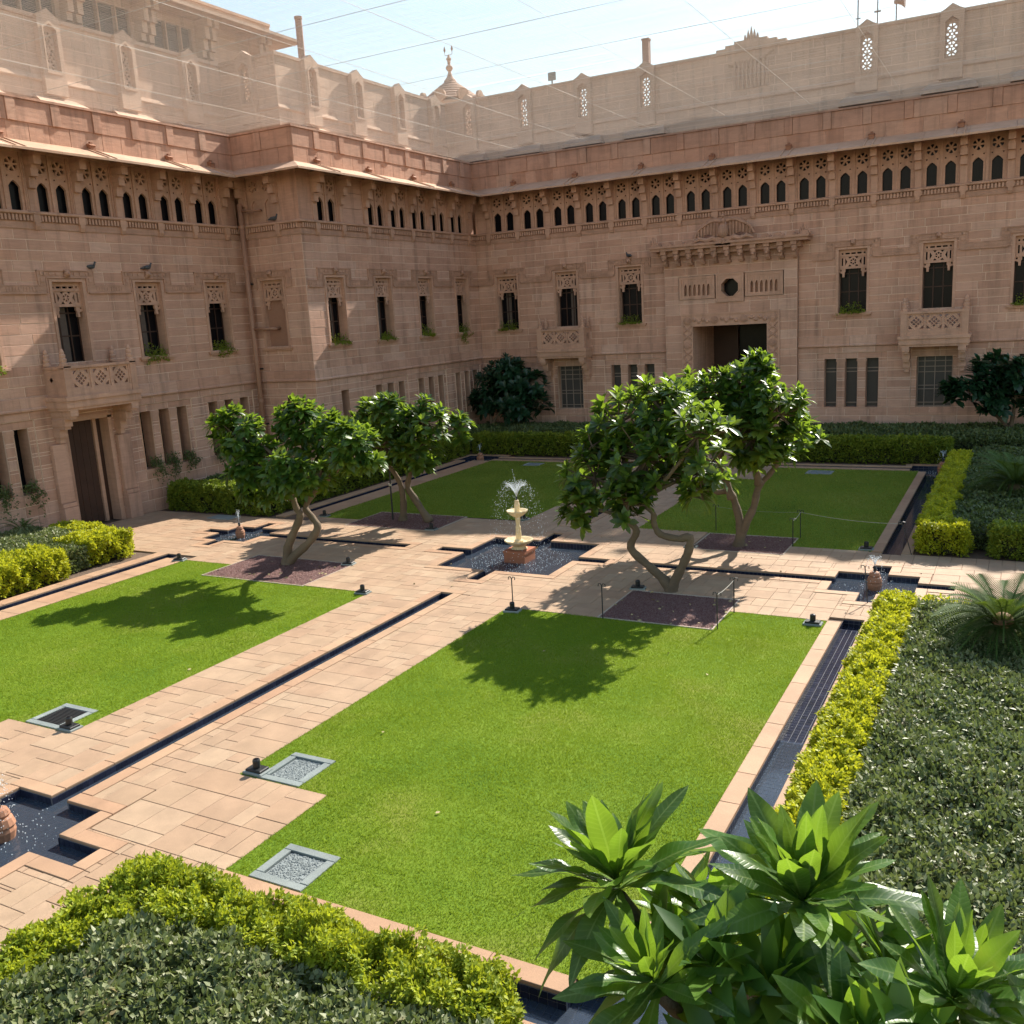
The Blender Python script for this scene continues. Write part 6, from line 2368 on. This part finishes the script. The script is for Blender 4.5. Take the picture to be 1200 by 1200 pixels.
def rope_post(label, x, y, h=.78, tilt=(0, 0)):
    t = thing('rope_post', label, 'post', (x, y, 0), 0, 'thin iron rope posts')
    tx, ty = tilt
    MB().tube([(0, 0, -.05), (tx * .5, ty * .5, h * .5), (tx, ty, h)], .013, 6).build('rod', M['iron'], t)
    mb = MB()
    for s in (-1, 1):
        mb.tube([(tx, ty, h - .02), (tx + s * .03, ty, h + .03), (tx + s * .08, ty, h + .02), (tx + s * .085, ty, h - .04)], .011, 5)
    mb.build('hook', M['iron'], t)
    return Vector((x + tx, y + ty, h))


pA = rope_post('hooked iron post behind the lamp at the sunny lawn corner', 2.35, -3.98)
pB = rope_post('hooked iron post at the gravel corner nearest the fountain, below the elbowed tree', 4.56, -3.88)
pC = rope_post('hooked iron post at the outer gravel corner of the sunny lawn', 7.12, -3.76)
pD = rope_post('hooked iron post between the sunny lawn edge and the path', 7.16, -2.59)
pE = rope_post('hooked iron post on the shaded lawn left of the tall tree', 4.6, 4.85)
pF = rope_post('hooked iron post at the gravel edge right of the tall tree', 7.15, 3.52)
pG = rope_post('hooked iron post inside the shaded lawn right of the tall tree', 7.13, 4.62)
pH = rope_post('leaning iron post at the end of the shaded side channel', 10.21, 3.49, .82, (-.28, .1))
pI = rope_post('leaning iron post at the terrace pool before its pot', 9.75, -1.1, .8, (-.1, .2))


def rope(label, a, b, sag, r=.006):
    pts = [a.lerp(b, k / 10) + Vector((0, 0, -sag * 4 * (k / 10) * (1 - k / 10) - .03)) for k in range(11)]
    mb = MB().tube([p - a for p in pts], r, 5)
    mb.build('rope', M['rope'], None, loc=a, label=label, cat='rope', group='ropes slung between the posts')


rope('short pale rope between the two posts of the sunny lawn edge', pC, pD, .03)
rope('short pale rope between the two posts right of the tall tree', pF, pG, .04)
rope('long pale rope across the shaded lawn to the leaning post', pG, pH, .07)
rope('faint rope behind the tall tree on the shaded lawn', pE, pG, .06, .003)


# ------------------------------------------------------------------ pigeons
def pigeon(label, loc, rz):
    t = thing('pigeon', label, 'pigeon', loc, rz, 'pigeons on the window heads')
    mb = MB()
    mb.ball((0, 0, .13), .085, 10, 7, (1.6, .95, .95))
    mb.tube([(.09, 0, .16), (.13, 0, .22), (.14, 0, .26)], [.055, .038, .034], 8)
    mb.ball((.15, 0, .275), .036, 8, 6)
    mb.tube([(.18, 0, .272), (.215, 0, .262)], [.012, .003], 5)
    mb.tube([(-.08, 0, .13), (-.17, 0, .11), (-.26, 0, .09)], [.06, .045, .022], 6)
    mb.build('body', M['bird'], t, smooth=True)
    for s in (-1, 1):
        MB().ball((-.03, s * .075, .14), .07, 8, 5, (1.7, .25, .75)).build('wing', M['bird'], t, smooth=True)
        MB().tube([(.0, s * .03, .06), (.01, s * .03, 0)], .007, 4).build('leg', M['pipe'], t)


pigeon('pigeon leaning out at the end of the carved band over the balcony window', (XL + .06, 1.42, 9.14), .6)
pigeon('pigeon on the carved head over the window past the left balcony', (XL + .12, 3.89, 9.15), 1.2)
pigeon('pigeon on the carved head over the window left of the portal', (-5.1, YB - .12, 9.15), 2.6)
pigeon('pigeon in the blind gallery arch over the drainpipe', (-15.2, YR - .08, 11.07), .3)

# flat covers on the path by the left pool
t = thing('floor_cover', 'dark flat stone cover on the path beside the left hedge', 'cover', (-13.2, 2.45, .012))
MB().cbox(-.55, .55, -.3, .3, 0, .03, .008, '+z').build('plate', M['slate'], t, fix=False)

# ------------------------------------------------------------------ bird net over the courtyard, hung on cables at parapet height
ZN = 14.83
net = thing('bird_net', 'fine pale bird net stretched over the courtyard from parapet to parapet', 'net', (0, 5, ZN))
sp_, th_ = .030, .00088
V, F = [], []
quad = np.array([(0, 1, 5, 4), (1, 2, 6, 5), (2, 3, 7, 6), (3, 0, 4, 7)])


def threads(lo, hi, a0f, a1f, axis):
    c = np.arange(lo, hi, sp_) + NR.normal(size=len(np.arange(lo, hi, sp_))) * .004
    out = []
    for x in c:
        a0, a1 = a0f(x), a1f(x)
        if a1 <= a0:
            continue
        cs = np.linspace(a0, a1, 9)
        z = ZN - .05 * (1 + np.sin(cs * 1.72 + .3)) * (1 + .5 * math.sin(x * 1.72)) * .5 + NR.normal(size=9) * .004
        sec = np.array([(-th_, -th_), (th_, -th_), (th_, th_), (-th_, th_)])
        v = np.zeros((9, 4, 3))
        v[:, :, axis] = cs[:, None]
        v[:, :, 1 - axis] = x + sec[None, :, 0]
        v[:, :, 2] = z[:, None] + sec[None, :, 1]
        out.append(v.reshape(-1, 3))
    A = np.array(out)
    m = len(A)
    f = (quad[None] + 4 * np.arange(8)[:, None, None]).reshape(-1, 4)
    return A.reshape(-1, 3), (f[None] + 36 * np.arange(m)[:, None, None]).reshape(-1, 4)


v1, f1 = threads(-20, YB - .1, lambda y: (XL if y < YR else XK), lambda y: 16.8, 0)
v2, f2 = threads(XL + .05, 16.8, lambda x: -20, lambda x: (YR if x < XK else YB), 1)
off = np.array([0, 5, ZN])
link('thread', np_mesh('thread', np.concatenate([v1, v2]) - off, np.concatenate([f1, f2 + len(v1)]), M['net']), net, kind='stuff')
for k in range(-6, 6):
    y = 3.63 + 3.65 * k
    if y < YB:
        x0 = XL if y < YR else XK
        MB().tube([(x0, y - 5, 0), (16.8, y - 5, 0)], .007, 5).build('cable', M['cable'], net)
for k in range(-5, 5):
    x = .33 + 3.6 * k
    if XL < x < 16.8:
        MB().tube([(x, -25, .012), (x, (YR if x < XK else YB) - 5, .012)], .007, 5).build('cable', M['cable'], net)
